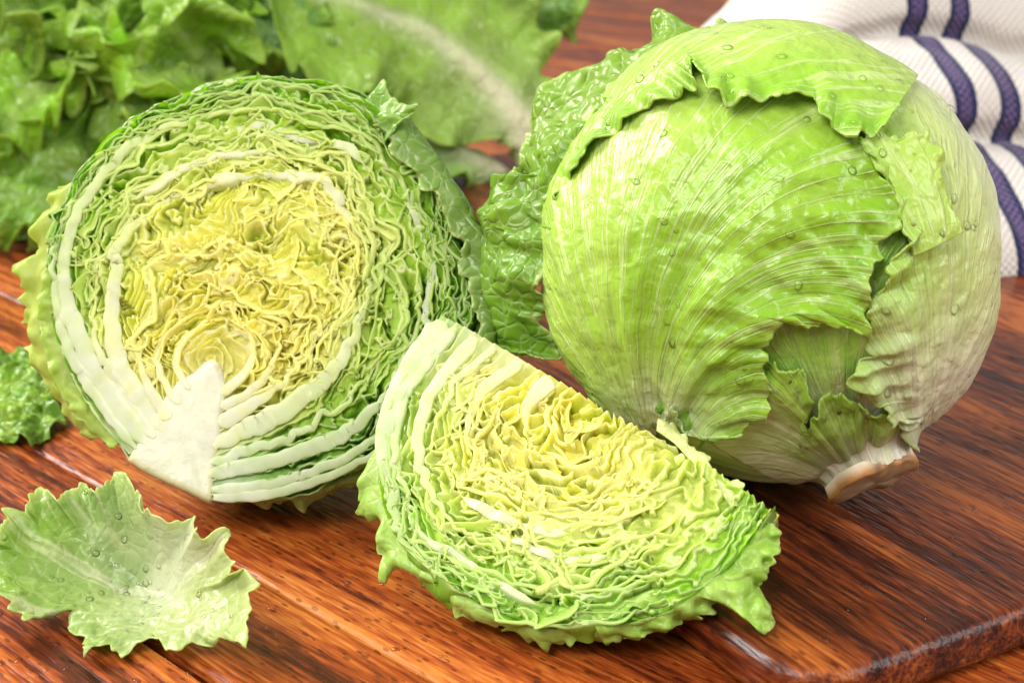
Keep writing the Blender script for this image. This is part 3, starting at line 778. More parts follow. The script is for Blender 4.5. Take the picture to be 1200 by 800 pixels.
def head_ball():
    n, m = 130, 300
    # profile from the stem neck round to the crown: (axial, radial) in RW
    prof = [(1.085, 0.200), (1.04, 0.205), (0.99, 0.245), (0.935, 0.36)] + [(math.cos(a), math.sin(a)) for a in np.linspace(0.44, math.pi - 0.001, 30)]
    pr = crs(prof, n)
    ph = np.linspace(0, 2 * math.pi, m, endpoint=False)[None]
    th = np.linspace(0, 1, n)[:, None]
    rid = fbm(ph * 0 + np.cos(ph) * 4, np.sin(ph) * 4, th * 2, 501, 3)
    rr = 1 + 0.012 * rid + 0.018 * vn(np.cos(ph) * 1.2 + 4, np.sin(ph) * 1.2, th * 4, 503) * np.sin(np.pi * th)
    V = CW + RW * rr[..., None] * (pr[:, 0][:, None, None] * AX + (pr[:, 1][:, None] * np.cos(ph))[..., None] * XW + (pr[:, 1][:, None] * np.sin(ph))[..., None] * YW)
    Q = unit(V - CW); V = V + Q * lump(Q)[..., None]
    V[..., 2] = np.maximum(V[..., 2], BT + 0.0008)
    t2 = np.clip(th + 0.10 * fbm(np.cos(ph) * 7, np.sin(ph) * 7, th * 2, 505, 3), 0, 1)
    c = blend_stops(t2 * np.ones_like(ph), [(0, (0.86, 0.82, 0.66)), (0.10, (0.78, 0.79, 0.52)), (0.20, (0.54, 0.66, 0.24)), (0.32, (0.36, 0.56, 0.09)), (0.6, (0.40, 0.60, 0.14)), (1, (0.36, 0.56, 0.12))])
    spk = sst(0.5, 0.9, fbm(V[..., 0] / .003, V[..., 1] / .003, V[..., 2] / .003, 507, 2)) * (1 - sst(0.0, 0.09, th))
    c = lerp(c, C3(0.5, 0.22, 0.06), (spk * 0.7)[..., None])
    uv = np.stack([np.abs(ph / math.pi - 1) * 2.2 + 0 * th, th * 3 + 0 * ph], -1)
    link('wrapper_leaf', grid_mesh('wrapper_leaf', V, c, uv, wrap=True), MAT_HEAD, whole)
    # cut stem end with browned rim
    k = np.array([0.0, 0.3, 0.6, 0.85, 0.95, 1.0, 1.0, 0.97])[:, None]; ax = np.array([1.112, 1.113, 1.114, 1.113, 1.113, 1.109, 1.095, 1.05])[:, None]
    pp = np.linspace(0, 2 * math.pi, 64, endpoint=False)[None]
    wob = 1 + 0.13 * fbm(np.cos(pp) * 2, np.sin(pp) * 2, 0, 511, 2)
    S = CW + RW * ((ax + 0.022 * vn(np.cos(pp) * 3 * k, np.sin(pp) * 3 * k, 0, 513))[..., None] * AX + (k * 0.200 * wob * np.cos(pp))[..., None] * XW + (k * 0.200 * wob * np.sin(pp))[..., None] * YW)
    S[..., 2] = np.maximum(S[..., 2], BT + 0.0006)
    c = blend_stops(k[:, 0], [(0, (0.46, 0.35, 0.21)), (0.8, (0.50, 0.38, 0.23)), (0.92, (0.42, 0.25, 0.11)), (1.0, (0.36, 0.17, 0.05)), (1.02, (0.60, 0.42, 0.2))])
    c[-1] = (0.80, 0.72, 0.52)
    c = c[:, None] * np.ones((1, 64, 1)) * (1 + 0.35 * fbm(np.cos(pp) * 4 * k, np.sin(pp) * 4 * k, 0, 515, 3))[..., None]
    link('stem', grid_mesh('stem', S, np.clip(c, 0, 1), wrap=True), MAT_STEM, whole)
head_ball()

def ball_dir(pts, extra=0.0):
    """direction from the head's centre to where the sight line meets the head (slid past the limb by `extra` radians)"""
    p = np.asarray(pts, float)
    d = unit(ray(p[:, 0], p[:, 1])); oc = CAM - CW
    b = d @ oc; c = oc @ oc - (RW * 1.012) ** 2
    disc = b * b - c
    t = -b - np.sqrt(np.maximum(disc, 0))
    q = unit(CAM + d * t[:, None] - CW)
    if np.any(np.asarray(extra) > 0):
        view = unit(CW - CAM)
        e = np.broadcast_to(np.asarray(extra, float), (len(p),))[:, None]
        tang = unit(view - (q @ view)[:, None] * q)
        q = q * np.cos(e) + tang * np.sin(e)
    return q
DROPV = []
def shell(name, E, B, h0, h1, cols, seed, n=240, m=90, extraB=0.0, jag=0.0014, ruff=0.0014, lam=0.012, edge_up=0.002, amp=0.0012, drop=True, mat=None, kamp=0.0006, pale=None, lift=None, fan=((800., 590.), 118, 1)):
    De = crs(ball_dir(E), n, False); Db = crs(ball_dir(B, extraB), n)
    L = np.concatenate([[0], np.cumsum(np.linalg.norm(np.diff(De, axis=0), axis=1))]) * RW
    dv = unit(De - Db)
    De = unit(De + dv * (jag / RW * (vn(L / 0.0022, seed, 0, 71) + 0.9 * vn(L / 0.006, seed, 0, 72)))[:, None])
    v = np.linspace(0, 1, m)[None]
    Ds = unit(smooth_line(De, max(4, n // 22)))
    Dv = unit(lerp(Ds[:, None], De[:, None], v[..., None] ** 6))
    om = np.arccos(np.clip((Dv * Db[:, None]).sum(-1), -1, 1))
    Q = (np.sin((1 - v) * om) / np.sin(om))[..., None] * Db[:, None] + (np.sin(v * om) / np.sin(om))[..., None] * Dv
    Q = unit(Q)
    X = CW + Q * RW
    uv, rad = vein_uv(X, *fan)
    s1 = L[:, None] / 0.03
    h = h0 + (h1 - h0) * v + edge_up * sst(0.82, 1, v) * (1 + 0.8 * vn(L[:, None] / 0.02, seed, 0, 77))
    if lift is not None: h = h0 + (h - h0) * np.interp(np.linspace(0, 1, n), *lift)[:, None]
    h = h + ruff * sst(0.72, 1, v) * (np.sin(2 * np.pi * (L[:, None] / lam + 0.6 * vn(L[:, None] / lam / 1.6, seed, 0, 73))) + 0.5 * vn(L[:, None] / (lam * .3), v * 6, seed, 74))
    h = h + kamp * sst(0.15, 0.7, rad) * fbm(uv[..., 0] * 7, rad * 1.5, seed, 78, 3) + amp * fbm(X[..., 0] / .011, X[..., 1] / .011, X[..., 2] / .011, 79 + seed, 3) * (0.35 + 0.65 * sst(0.4, 0.9, v))
    h = h + 0.0016 * (kamp / 0.0006) * vn(uv[..., 0] * 2.4 + seed, rad * 0.9, 0, 84) * sst(0.0, 0.25, v) * (1 - 0.6 * sst(0.8, 1, v))
    V = CW + Q * (RW + h + lump(Q))[..., None]
    V[..., 2] = np.maximum(V[..., 2], BT + 0.0008)
    mv = np.clip(v + 0.16 * fbm(uv[..., 0] * 5, rad * 2, seed, 81, 3), 0, 1)
    c = blend_stops(mv, cols)
    if pale is not None:
        pc, pr = pale
        rel = X - CAM; dep = rel @ FWD
        q = np.stack([600 + FPX * (rel @ RIGHT) / dep, 400 - FPX * (rel @ UP) / dep], -1)
        w = np.exp(-(np.linalg.norm(q - np.array(pc), axis=-1) / pr) ** 2 + 0.35 * fbm(uv[..., 0] * 6, rad, seed, 83, 2))
        c = lerp(c, C3(0.82, 0.83, 0.62), np.clip(w, 0, 0.92)[..., None])
    c = lerp(c, C3(0.46, 0.66, 0.12), (sst(0.965, 1.0, v) * 0.4 * np.ones_like(mv))[..., None])
    o = link(name, grid_mesh(name, V, c, uv), mat or MAT_HEAD, whole); solid(o, 0.0007, -1)
    if drop: DROPV.append((V, normals(V)))
    return o, V

def z8(pts, ox, oy, sc): return [(ox + a / sc, oy + b / sc) for a, b in pts]
GREEN_M = [(0, (0.43, 0.60, 0.11)), (0.35, (0.38, 0.58, 0.075)), (0.7, (0.29, 0.53, 0.035)), (1, (0.23, 0.48, 0.022))]
# inner green leaf low in the middle, seen through the tears
E = [(770, 470), (800, 505), (840, 528), (870, 545), (900, 548), (925, 545), (940, 555), (960, 530), (990, 505), (1005, 480), (1020, 450), (1030, 420), (1045, 380), (1060, 330), (1065, 270)]
B = [(700, 380), (740, 330), (800, 300), (850, 280), (890, 265), (920, 250), (960, 235), (1000, 220)]
shell('inner_leaf', E, B, 0.0004, 0.0009, [(0, (0.26, 0.50, 0.04)), (0.55, (0.22, 0.47, 0.03)), (0.8, (0.32, 0.54, 0.08)), (1, (0.62, 0.70, 0.30))], 41, jag=0.002, edge_up=0.0, ruff=0.0005, amp=0.0004, kamp=0.0002, pale=((985, 550), 70), drop=False, fan=((1030., 600.), 120, 1))
# pale leaf down to the stem with ribs
E = [(905, 425), (925, 440), (940, 430), (952, 470), (938, 488), (946, 498), (960, 470), (985, 460), (1005, 470), (1020, 485), (1040, 480)]
B = [(835, 520), (870, 540), (905, 556), (930, 562), (950, 560), (975, 556), (1000, 552), (1020, 545), (1040, 535), (1055, 525), (1068, 510)]
shell('inner_leaf', E, B, 0.0015, 0.0022, [(0, (0.84, 0.82, 0.62)), (0.35, (0.66, 0.73, 0.36)), (0.7, (0.38, 0.58, 0.09)), (1, (0.27, 0.52, 0.035))], 42, n=160, m=50, jag=0.0016, edge_up=0.0006, ruff=0.0008, fan=((1030., 600.), 120, 1))
# main front leaf
E = z8([(50, 385), (60, 440), (100, 482), (150, 490), (200, 494), (240, 478), (270, 484), (292, 452), (350, 444), (362, 412), (342, 392), (370, 360), (360, 320), (330, 292), (332, 268), (352, 250), (345, 230), (320, 222), (345, 205), (372, 180), (382, 148), (420, 118), (460, 115), (490, 145), (530, 150), (540, 132), (580, 147), (600, 130), (640, 150), (680, 182), (690, 150), (668, 102), (690, 82), (680, 40)], 780, 330, 2.9625) + [(1009, 330), (1014, 308), (1030, 300), (1026, 286), (1044, 268), (1047, 250), (1035, 225), (1010, 190), (985, 160)]
B = [(776, 500), (735, 470), (690, 420), (655, 350), (645, 280), (655, 225), (690, 170), (740, 132), (800, 110), (860, 100), (920, 105)]
shell('outer_leaf', E, B, 0.0030, 0.0048, GREEN_M, 43, n=380, m=130, extraB=0.25, jag=0.0008, ruff=0.0007, edge_up=0.0012, amp=0.0020, kamp=0.0009, pale=((770, 500), 55))
# right leaf
E = [(1000, 160), (1008, 172), (1020, 205), (1035, 228), (1040, 250), (1046, 270), (1056, 285), (1045, 296), (1030, 312), (1032, 335), (1018, 352), (1012, 366), (1014, 392), (1017, 408), (1024, 414), (1012, 422), (996, 431), (989, 445), (1000, 452), (1013, 458), (1018, 470), (1028, 465), (1036, 488), (1046, 480), (1052, 505), (1066, 514)]
B = [(1060, 110), (1095, 160), (1125, 210), (1150, 280), (1160, 350), (1150, 405), (1125, 455), (1100, 490), (1078, 516)]
shell('outer_leaf', E, B, 0.0020, 0.0040, [(0, (0.66, 0.72, 0.42)), (0.4, (0.54, 0.66, 0.22)), (0.75, (0.35, 0.57, 0.07)), (1, (0.31, 0.55, 0.04))], 44, n=300, m=90, extraB=0.35, jag=0.0010, ruff=0.0012, amp=0.0016, kamp=0.0006, pale=((1110, 470), 95), fan=((1030., 590.), 58, -1))
# tip of the right leaf folded over
E = [(1000, 172), (1020, 168), (1040, 172), (1052, 168), (1066, 168), (1074, 178), (1078, 190), (1086, 200), (1084, 214), (1092, 232), (1098, 250), (1108, 275)]
B = [(1010, 178), (1026, 205), (1040, 228), (1046, 250), (1052, 275), (1060, 300)]
shell('outer_leaf', E, B, 0.0056, 0.0058, [(0, (0.40, 0.62, 0.10)), (1, (0.46, 0.66, 0.11))], 45, n=150, m=36, jag=0.0012, ruff=0.0008, edge_up=0.0006, fan=((1030., 590.), 58, -1))
# top leaf
E = [(664, 270), (668, 240), (673, 224), (691, 197), (715, 173), (739, 161), (760, 144), (780, 137), (802, 130), (824, 124), (818, 110), (820, 98), (832, 106), (838, 131), (853, 134), (857, 143), (877, 144), (884, 136), (901, 131), (919, 136), (938, 132), (950, 134), (952, 150), (967, 156), (975, 175), (990, 178), (998, 170), (1012, 172), (1030, 150)]
B = [(650, 270), (660, 215), (690, 150), (730, 105), (780, 72), (840, 52), (900, 47), (960, 62), (1010, 88), (1050, 120)]
shell('outer_leaf', E, B, 0.0044, 0.0074, [(0, (0.45, 0.60, 0.15)), (0.5, (0.40, 0.58, 0.09)), (0.85, (0.30, 0.54, 0.045)), (1, (0.24, 0.49, 0.025))], 46, n=340, m=80, extraB=0.3, jag=0.0010, ruff=0.0018, edge_up=0.0022, amp=0.0014, fan=((600., 430.), 78, 1), lift=([0, 0.3, 0.42, 1], [0.1, 0.35, 1, 1]))
# dark frilly wrapper leaves standing off on the left and the top
def off_ball(pts, lift, back):
    q = ball_dir(pts); p = np.asarray(pts, float)
    dep = ((CW + q * RW - CAM) @ FWD)
    for _ in range(4): dep = np.convolve(np.pad(dep, 2, 'edge'), np.ones(5) / 5, 'valid')
    return at_depth(p[:, 0], p[:, 1], dep + np.broadcast_to(np.asarray(back, float), (len(p),)))
E = [(925, 46), (905, 44), (880, 38), (850, 36), (825, 34), (800, 32), (785, 28), (770, 34), (766, 50), (752, 66), (738, 74), (728, 64), (712, 62), (700, 72), (684, 82), (664, 84), (650, 96), (640, 112), (634, 130), (622, 142), (616, 160), (606, 176), (604, 192), (612, 205)]
B = [(930, 62), (890, 62), (850, 68), (800, 84), (760, 104), (720, 132), (690, 162), (668, 195), (655, 225)]
loft('frilly_leaf', whole, MAT_LEAF, off_ball(E, 0, 0.016), off_ball(B, 0, 0.004), C3(0.23, 0.42, 0.035), C3(0.28, 0.47, 0.06), 51, ruff=0.0050, bulge=0.003, lam=0.022, n=220, m=40, jag=0.0012)
E = [(770, 98), (748, 106), (722, 118), (708, 122), (700, 138), (684, 146), (676, 142), (668, 154), (660, 160), (650, 160), (640, 166), (634, 176), (632, 190), (640, 206), (618, 212), (604, 196), (592, 206), (590, 222), (576, 232), (564, 240), (568, 258), (580, 268)]
B = [(762, 112), (730, 134), (705, 158), (684, 182), (668, 208), (658, 232), (650, 262), (646, 290)]
loft('frilly_leaf', whole, MAT_LEAF, off_ball(E, 0, -0.004), off_ball(B, 0, 0.006), C3(0.24, 0.44, 0.03), C3(0.19, 0.40, 0.022), 52, ruff=0.0045, bulge=0.005, lam=0.020, n=220, m=40, jag=0.0012)
E = [(640, 205), (652, 222), (648, 240), (640, 254), (646, 268), (640, 285), (648, 300), (642, 318), (648, 335), (638, 352), (644, 366), (636, 372), (648, 388), (650, 404), (655, 422), (640, 420), (622, 412)]
B = [(600, 205), (580, 236), (566, 244), (574, 268), (572, 290), (570, 315), (576, 340), (584, 365), (598, 388), (614, 404)]
loft('frilly_leaf', whole, MAT_LEAF, off_ball(E, 0, -0.012), off_ball(B, 0, 0.020), C3(0.18, 0.38, 0.024), C3(0.20, 0.40, 0.028), 53, ruff=0.0040, bulge=0.012, lam=0.017, n=200, m=44, jag=0.0012)
# leaf margin low on the left, under the main leaf
E = [(765, 440), (774, 462), (772, 480), (784, 488), (786, 505), (800, 510), (812, 500), (825, 512), (820, 524)]
B = [(790, 450), (798, 465), (806, 478), (814, 488), (824, 496), (835, 505)]
loft('outer_leaf', whole, MAT_LEAF, off_ball(E, 0, -0.004), off_ball(B, 0, -0.001), C3(0.16, 0.40, 0.03), C3(0.24, 0.48, 0.05), 54, ruff=0.0007, bulge=0.002, lam=0.010, n=100, m=20)

# ------------------------------------------------------------------ loose leaves on the table
def polar_leaf(name, outline, zs, centre_px, zc, colf, mat, parent, n=320, m=56, jag=0.0012, ruff=0.004, seed=1, pw=1.8, crump=0.0016, zmin=0.0012, lam=0.013):
    o = np.asarray(outline, float); zz = np.asarray(zs, float)
    b3 = on_z(o[:, 0], o[:, 1], zz)
    b3 = crs(np.vstack([b3, b3[:1]]), n + 1, False)[:-1]
    c = on_z(np.array(centre_px[0]), np.array(centre_px[1]), np.array(zc))
    L = np.arange(n) / n; per = np.sum(np.linalg.norm(np.diff(b3, axis=0), axis=1))
    ca, sa = np.cos(2 * np.pi * L) * per / 6.283, np.sin(2 * np.pi * L) * per / 6.283
    out = unit(b3 - c)
    b3 = b3 + out * (jag * (vn(ca / 0.0022, sa / 0.0022, 0, seed) + 0.8 * vn(ca / 0.005, sa / 0.005, 0, seed + 1)))[:, None]
    r = np.linspace(0.0, 1, m)[:, None]
    sm = b3
    for _ in range(3):
        kk = n // 14; sm = sum(np.roll(sm, t_, 0) for t_ in range(-kk, kk + 1)) / (2 * kk + 1)
    bb = lerp(sm[None], b3[None], (r ** 5)[..., None])
    V = c + (bb - c) * r[..., None]
    V[..., 2] = c[2] + (bb[..., 2] - c[2]) * r ** pw
    X = V.copy()
    h = ruff * r ** 3 * (vn(X[..., 0] / lam, X[..., 1] / lam, r * 2, seed + 2) + 0.6 * vn(X[..., 0] / (lam * .4), X[..., 1] / (lam * .4), r * 3, seed + 3))
    h = h + crump * fbm(X[..., 0] / 0.008, X[..., 1] / 0.008, 0, seed + 4, 3) * (0.4 + 0.6 * r)
    V[..., 2] = np.maximum(V[..., 2] + h, zmin)
    V[..., 1] = V[..., 1] - 0.5 * h * r
    cols = colf(X, r * np.ones((1, n)), V)
    ob = link(name, grid_mesh(name, V, cols, wrap=True), mat, parent); solid(ob, 0.0004)
    return ob, V
O1 = z8([(-60, 300), (0, 300), (25, 250), (30, 210), (90, 180), (100, 130), (150, 90), (190, 120), (205, 140), (240, 100), (280, 75), (310, 75), (320, 105), (350, 130), (385, 85), (410, 50), (450, 50), (470, 90), (512, 132), (500, 160), (530, 185), (560, 205), (600, 215), (650, 205), (702, 195), (705, 230), (690, 260), (740, 265), (828, 242), (820, 290), (798, 312), (845, 340), (820, 390), (880, 385), (942, 432), (905, 470), (905, 560), (885, 678), (830, 660), (770, 650), (690, 650), (640, 670), (600, 680), (562, 640), (500, 660), (440, 700), (400, 670), (340, 690), (300, 712), (305, 640), (240, 610), (252, 570), (240, 530), (200, 510), (160, 540), (120, 560), (90, 585), (70, 540), (40, 530), (20, 490), (-30, 470), (-80, 440), (-100, 360)], 0, 540, 3.078)
Z1 = np.interp(np.arange(len(O1)), [0, 4, 7, 12, 16, 21, 27, 32, 35, 39, 43, 47, 51, 55, 60], [0.020, 0.026, 0.030, 0.030, 0.034, 0.030, 0.030, 0.026, 0.022, 0.008, 0.004, 0.003, 0.004, 0.008, 0.018])
K1 = on_z(np.array(185.), np.array(690.), np.array(0.005))
KB = on_z(np.array(270.), np.array(706.), np.array(0.004))
def col1(X, r, V):
    d = np.linalg.norm(X[..., :2] - K1[:2], axis=-1)
    n = fbm(X[..., 0] / 0.02, X[..., 1] / 0.02, 0, 601, 3)
    vb = X[..., :2] - KB[:2]; an = np.arctan2(vb[..., 1], vb[..., 0])
    vein = np.exp(-(vn(np.cos(an) * 14 + 0.4 * n, np.sin(an) * 14, 0, 607) / 0.16) ** 2) * sst(0.02, 0.05, np.linalg.norm(vb, axis=-1))
    w1 = on_z(np.array(40.), np.array(655.), np.array(0.01))[:2] - KB[:2]; w1n = unit(w1)
    acr = np.abs(vb @ np.array([-w1n[1], w1n[0]]) + 0.004 * n); alo = (vb @ w1n) / np.linalg.norm(w1)
    mid = np.exp(-(acr / (0.0048 * np.clip(1.1 - alo, 0.1, 1))) ** 2) * sst(1.0, 0.6, alo)
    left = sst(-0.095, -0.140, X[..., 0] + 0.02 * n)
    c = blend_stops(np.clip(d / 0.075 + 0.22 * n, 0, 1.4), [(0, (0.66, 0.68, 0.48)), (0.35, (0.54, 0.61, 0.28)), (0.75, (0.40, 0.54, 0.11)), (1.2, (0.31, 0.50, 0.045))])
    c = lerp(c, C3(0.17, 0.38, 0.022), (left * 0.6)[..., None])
    c = lerp(c, C3(0.70, 0.74, 0.44), (vein * 0.55)[..., None])
    c = lerp(c, C3(0.80, 0.80, 0.62), (mid * 0.5)[..., None])
    return lerp(c, C3(0.60, 0.72, 0.22), (sst(0.95, 1, r) * 0.6)[..., None])
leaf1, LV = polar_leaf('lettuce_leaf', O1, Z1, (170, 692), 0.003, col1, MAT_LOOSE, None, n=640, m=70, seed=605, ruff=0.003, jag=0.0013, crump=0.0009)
tag(leaf1, 'single torn pale green lettuce leaf curling upwards on the table in the front left', 'lettuce leaf')

O2 = [(-60, 400), (-20, 404), (0, 408), (20, 412), (38, 416), (46, 432), (58, 448), (62, 466), (72, 480), (80, 494), (64, 498), (54, 512), (38, 524), (22, 514), (4, 518), (-20, 510), (-60, 505)]
Z2 = [0.012, 0.013, 0.014, 0.015, 0.015, 0.013, 0.011, 0.008, 0.006, 0.003, 0.004, 0.003, 0.003, 0.003, 0.003, 0.004, 0.006]
def col2(X, r, V):
    n = fbm(X[..., 0] / 0.008, X[..., 1] / 0.008, 0, 611, 3)
    return blend_stops(np.clip(0.5 + 0.5 * n, 0, 1), [(0, (0.11, 0.27, 0.012)), (0.5, (0.20, 0.40, 0.025)), (1, (0.34, 0.53, 0.06))])
leaf2, _ = polar_leaf('lettuce_leaf', O2, Z2, (0, 465), 0.009, col2, MAT_BACK, None, n=260, m=50, seed=615, ruff=0.004, crump=0.003, lam=0.009)
tag(leaf2, 'small crinkled bright green lettuce leaf at the left edge behind the pale leaf', 'lettuce leaf')

# ------------------------------------------------------------------ bunch of leaf lettuce behind
bunch = thing('leaf_lettuce', 'bunch of curly green leaf lettuce with a pale stem lying behind the half head', 'lettuce')
def bunch_leaf(mid_px, dep, hw, nrm, cg, cm, seed, curl=0.02, ruff=0.013, rib=0.007, n=110, m=61, lam=0.026, tipw=1.0):
    p = np.asarray(mid_px, float)
    mid = crs(at_depth(p[:, 0], p[:, 1], np.asarray(dep, float)), n)
    T = unit(np.gradient(mid, axis=0)); nr = unit(np.asarray(nrm, float) - (T @ np.asarray(nrm, float))[:, None] * T)
    S = np.cross(T, nr)
    s = np.linspace(0, 1, n)[:, None]; w = np.linspace(-1, 1, m)[None]
    Lm = np.sum(np.linalg.norm(np.diff(mid, axis=0), axis=1))
    W = hw * (0.16 + 0.84 * sst(0.0, 0.45, s)) * np.sqrt(np.clip(1 - np.clip((s - 0.62) / 0.38, 0, 1) ** 2.2, 0.0, 1))
    jag = 1 + 0.07 * vn(s * Lm / 0.006, np.sign(w) * 3, seed, 1) + 0.10 * vn(s * Lm / 0.018, np.sign(w) * 3, seed, 2)
    x = w * W * lerp(1, jag, np.abs(w) ** 3)
    a = np.abs(w)
    sx, wx = s * Lm, x
    h = curl * w ** 2 + ruff * (0.15 + a ** 2.2) * (vn(sx / lam, wx / (lam * 1.4), seed, 3) + 0.6 * vn(sx / (lam * .45), wx / (lam * .6), seed, 4)) + ruff * 0.9 * a ** 4 * np.sin(2 * np.pi * (sx / lam * 0.9 + vn(sx / lam * 0.6, np.sign(w), seed, 5)))
    h = h + rib * np.exp(-(x / (rib * (1.7 - s))) ** 2) * (1.15 - s)
    V = mid[:, None] + S[:, None] * x[..., None] + nr[:, None] * h[..., None]
    V = V + T[:, None] * (0.5 * ruff * a ** 3 * vn(sx / (lam * .7), w * 2, seed, 6))[..., None]
    V[..., 2] = np.maximum(V[..., 2], 0.0015)
    ribm = np.exp(-(x / (0.0075 * (1.4 - s) + 0.001)) ** 2) * (1.0 - 0.6 * s)
    c = np.broadcast_to(cg, V.shape) * (1 + 0.25 * fbm(sx / 0.02, wx / 0.02, seed, 7, 2))[..., None]
    c = lerp(c, cm, np.clip(ribm + 0.75 * np.exp(-s / 0.13), 0, 1)[..., None])
    c = lerp(c, C3(0.42, 0.62, 0.08), (sst(0.8, 1, a) * 0.55)[..., None] * np.ones(V.shape))
    o = link('leaf', grid_mesh('leaf', V, np.clip(c, 0, 1)), MAT_BACK, bunch); solid(o, 0.0007)
G1, G2, G3 = C3(0.18, 0.38, 0.025), C3(0.27, 0.48, 0.04), C3(0.11, 0.25, 0.02)
PM = C3(0.78, 0.77, 0.55)
vc = -FWD
BL = [
    ([(628, 190), (604, 140), (556, 85), (490, 35), (400, 2), (320, -20)], [0.98, 0.97, 0.965, 0.96, 0.955, 0.955], 0.075, vc * 0.9 + UP * 0.5 + RIGHT * -0.1, C3(0.30, 0.50, 0.06), PM, 0.012, 0.013),
    ([(612, 120), (600, 60), (610, -10), (620, -70)], [1.04, 1.05, 1.06, 1.07], 0.055, vc + UP * 0.2, G3, PM, 0.010, 0.010),
    ([(330, 190), (320, 120), (290, 30), (270, -60)], [0.98, 0.96, 0.95, 0.98], 0.060, vc + UP * 0.3, C3(0.17, 0.37, 0.07), C3(0.45, 0.60, 0.25), 0.006, 0.008),
    ([(520, 200), (450, 150), (400, 90), (370, 30)], [1.0, 0.98, 0.97, 0.98], 0.05, vc + UP * 0.3 - RIGHT * 0.4, G1, C3(0.40, 0.58, 0.18), -0.01, 0.012),
    ([(300, 240), (220, 190), (150, 130), (100, 60)], [0.98, 0.94, 0.92, 0.94], 0.065, vc + UP * 0.5, G2, C3(0.35, 0.55, 0.12), -0.012, 0.016),
    ([(260, 160), (200, 80), (150, 10), (120, -60)], [1.0, 0.98, 0.97, 0.98], 0.060, vc + UP * 0.4, G2, C3(0.35, 0.55, 0.12), 0.010, 0.017),
    ([(220, 250), (150, 220), (80, 180), (20, 130)], [0.95, 0.92, 0.90, 0.90], 0.055, vc + UP * 0.6 + RIGHT * 0.2, G1, C3(0.35, 0.55, 0.12), -0.014, 0.015),
    ([(140, 160), (80, 110), (30, 50), (-20, 0)], [0.97, 0.95, 0.94, 0.95], 0.060, vc + UP * 0.5, G2, C3(0.35, 0.55, 0.12), 0.012, 0.018),
    ([(160, 240), (100, 236), (40, 226), (-40, 200)], [0.92, 0.90, 0.885, 0.88], 0.035, vc + UP * 0.9, G1, C3(0.30, 0.50, 0.10), -0.010, 0.013),
    ([(60, 170), (20, 120), (-20, 70), (-60, 30)], [0.93, 0.92, 0.92, 0.92], 0.050, vc + UP * 0.4 + RIGHT * 0.3, G2, C3(0.35, 0.55, 0.12), 0.012, 0.017),
    ([(250, 90), (230, 30), (190, -30), (170, -80)], [0.96, 0.95, 0.95, 0.96], 0.045, vc + UP * 0.1 - RIGHT * 0.5, G2, C3(0.35, 0.55, 0.12), 0.0, 0.018),
    ([(400, 60), (370, 20), (340, -30), (320, -80)], [0.97, 0.96, 0.96, 0.97], 0.045, vc + UP * 0.2, G1, C3(0.35, 0.55, 0.12), 0.006, 0.013),
    ([(480, 90), (470, 30), (450, -30), (440, -90)], [1.02, 1.02, 1.03, 1.04], 0.06, vc + UP * 0.3, C3(0.20, 0.38, 0.08), PM, 0.006, 0.012),
    ([(600, 215), (560, 190), (520, 170), (470, 160)], [0.99, 0.975, 0.965, 0.96], 0.035, vc + UP * 0.7, C3(0.26, 0.46, 0.09), PM, -0.012, 0.011),
    ([(380, 230), (300, 200), (230, 150), (180, 100)], [1.02, 1.0, 0.99, 0.99], 0.08, vc + UP * 0.5, G3, C3(0.25, 0.45, 0.10), 0.0, 0.012),
    ([(150, 200), (90, 150), (60, 90), (40, 20)], [1.02, 1.0, 1.0, 1.0], 0.08, vc + UP * 0.4, G3, C3(0.25, 0.45, 0.10), 0.0, 0.014),
    ([(430, 130), (380, 60), (330, 0), (300, -60)], [1.05, 1.04, 1.04, 1.05], 0.09, vc + UP * 0.4, G3, C3(0.25, 0.45, 0.10), 0.0, 0.012),
]
for i, (mp_, dp, hw, nr, cg, cm, cu, ru) in enumerate(BL):
    bunch_leaf(mp_, dp, hw * (1.0 if i == 0 else 0.8), nr, cg * 1.0, cm, 700 + i * 7, curl=cu, ruff=ru * 1.25)
rb = np.random.default_rng(23)
for i in range(22):                                   # smaller curly leaves of the left side, at every angle
    x0, y0 = rb.uniform(-20, 330), rb.uniform(10, 225)
    a = math.radians(rb.uniform(100, 230)); ln = rb.uniform(70, 130)
    dx, dy = math.cos(a) * ln, -math.sin(a) * ln
    d0 = 0.935 + rb.uniform(-0.04, 0.03)
    nr = vc * rb.uniform(0.4, 1.0) + UP * rb.uniform(-0.1, 0.9) + RIGHT * rb.uniform(-0.6, 0.6)
    bunch_leaf([(x0, y0), (x0 + dx * 0.4, y0 + dy * 0.4 - 8), (x0 + dx * 0.75, y0 + dy * 0.75 - 8), (x0 + dx, y0 + dy)], [d0 + 0.03, d0 + 0.01, d0 - 0.01, d0 - 0.02], rb.uniform(0.024, 0.042), nr,
               C3(0.24, 0.46, 0.025) * rb.uniform(0.6, 1.3), C3(0.40, 0.56, 0.14), 900 + i * 7, curl=rb.uniform(-0.015, 0.015), ruff=rb.uniform(0.012, 0.020), n=80, m=41, lam=0.022, rib=0.004)

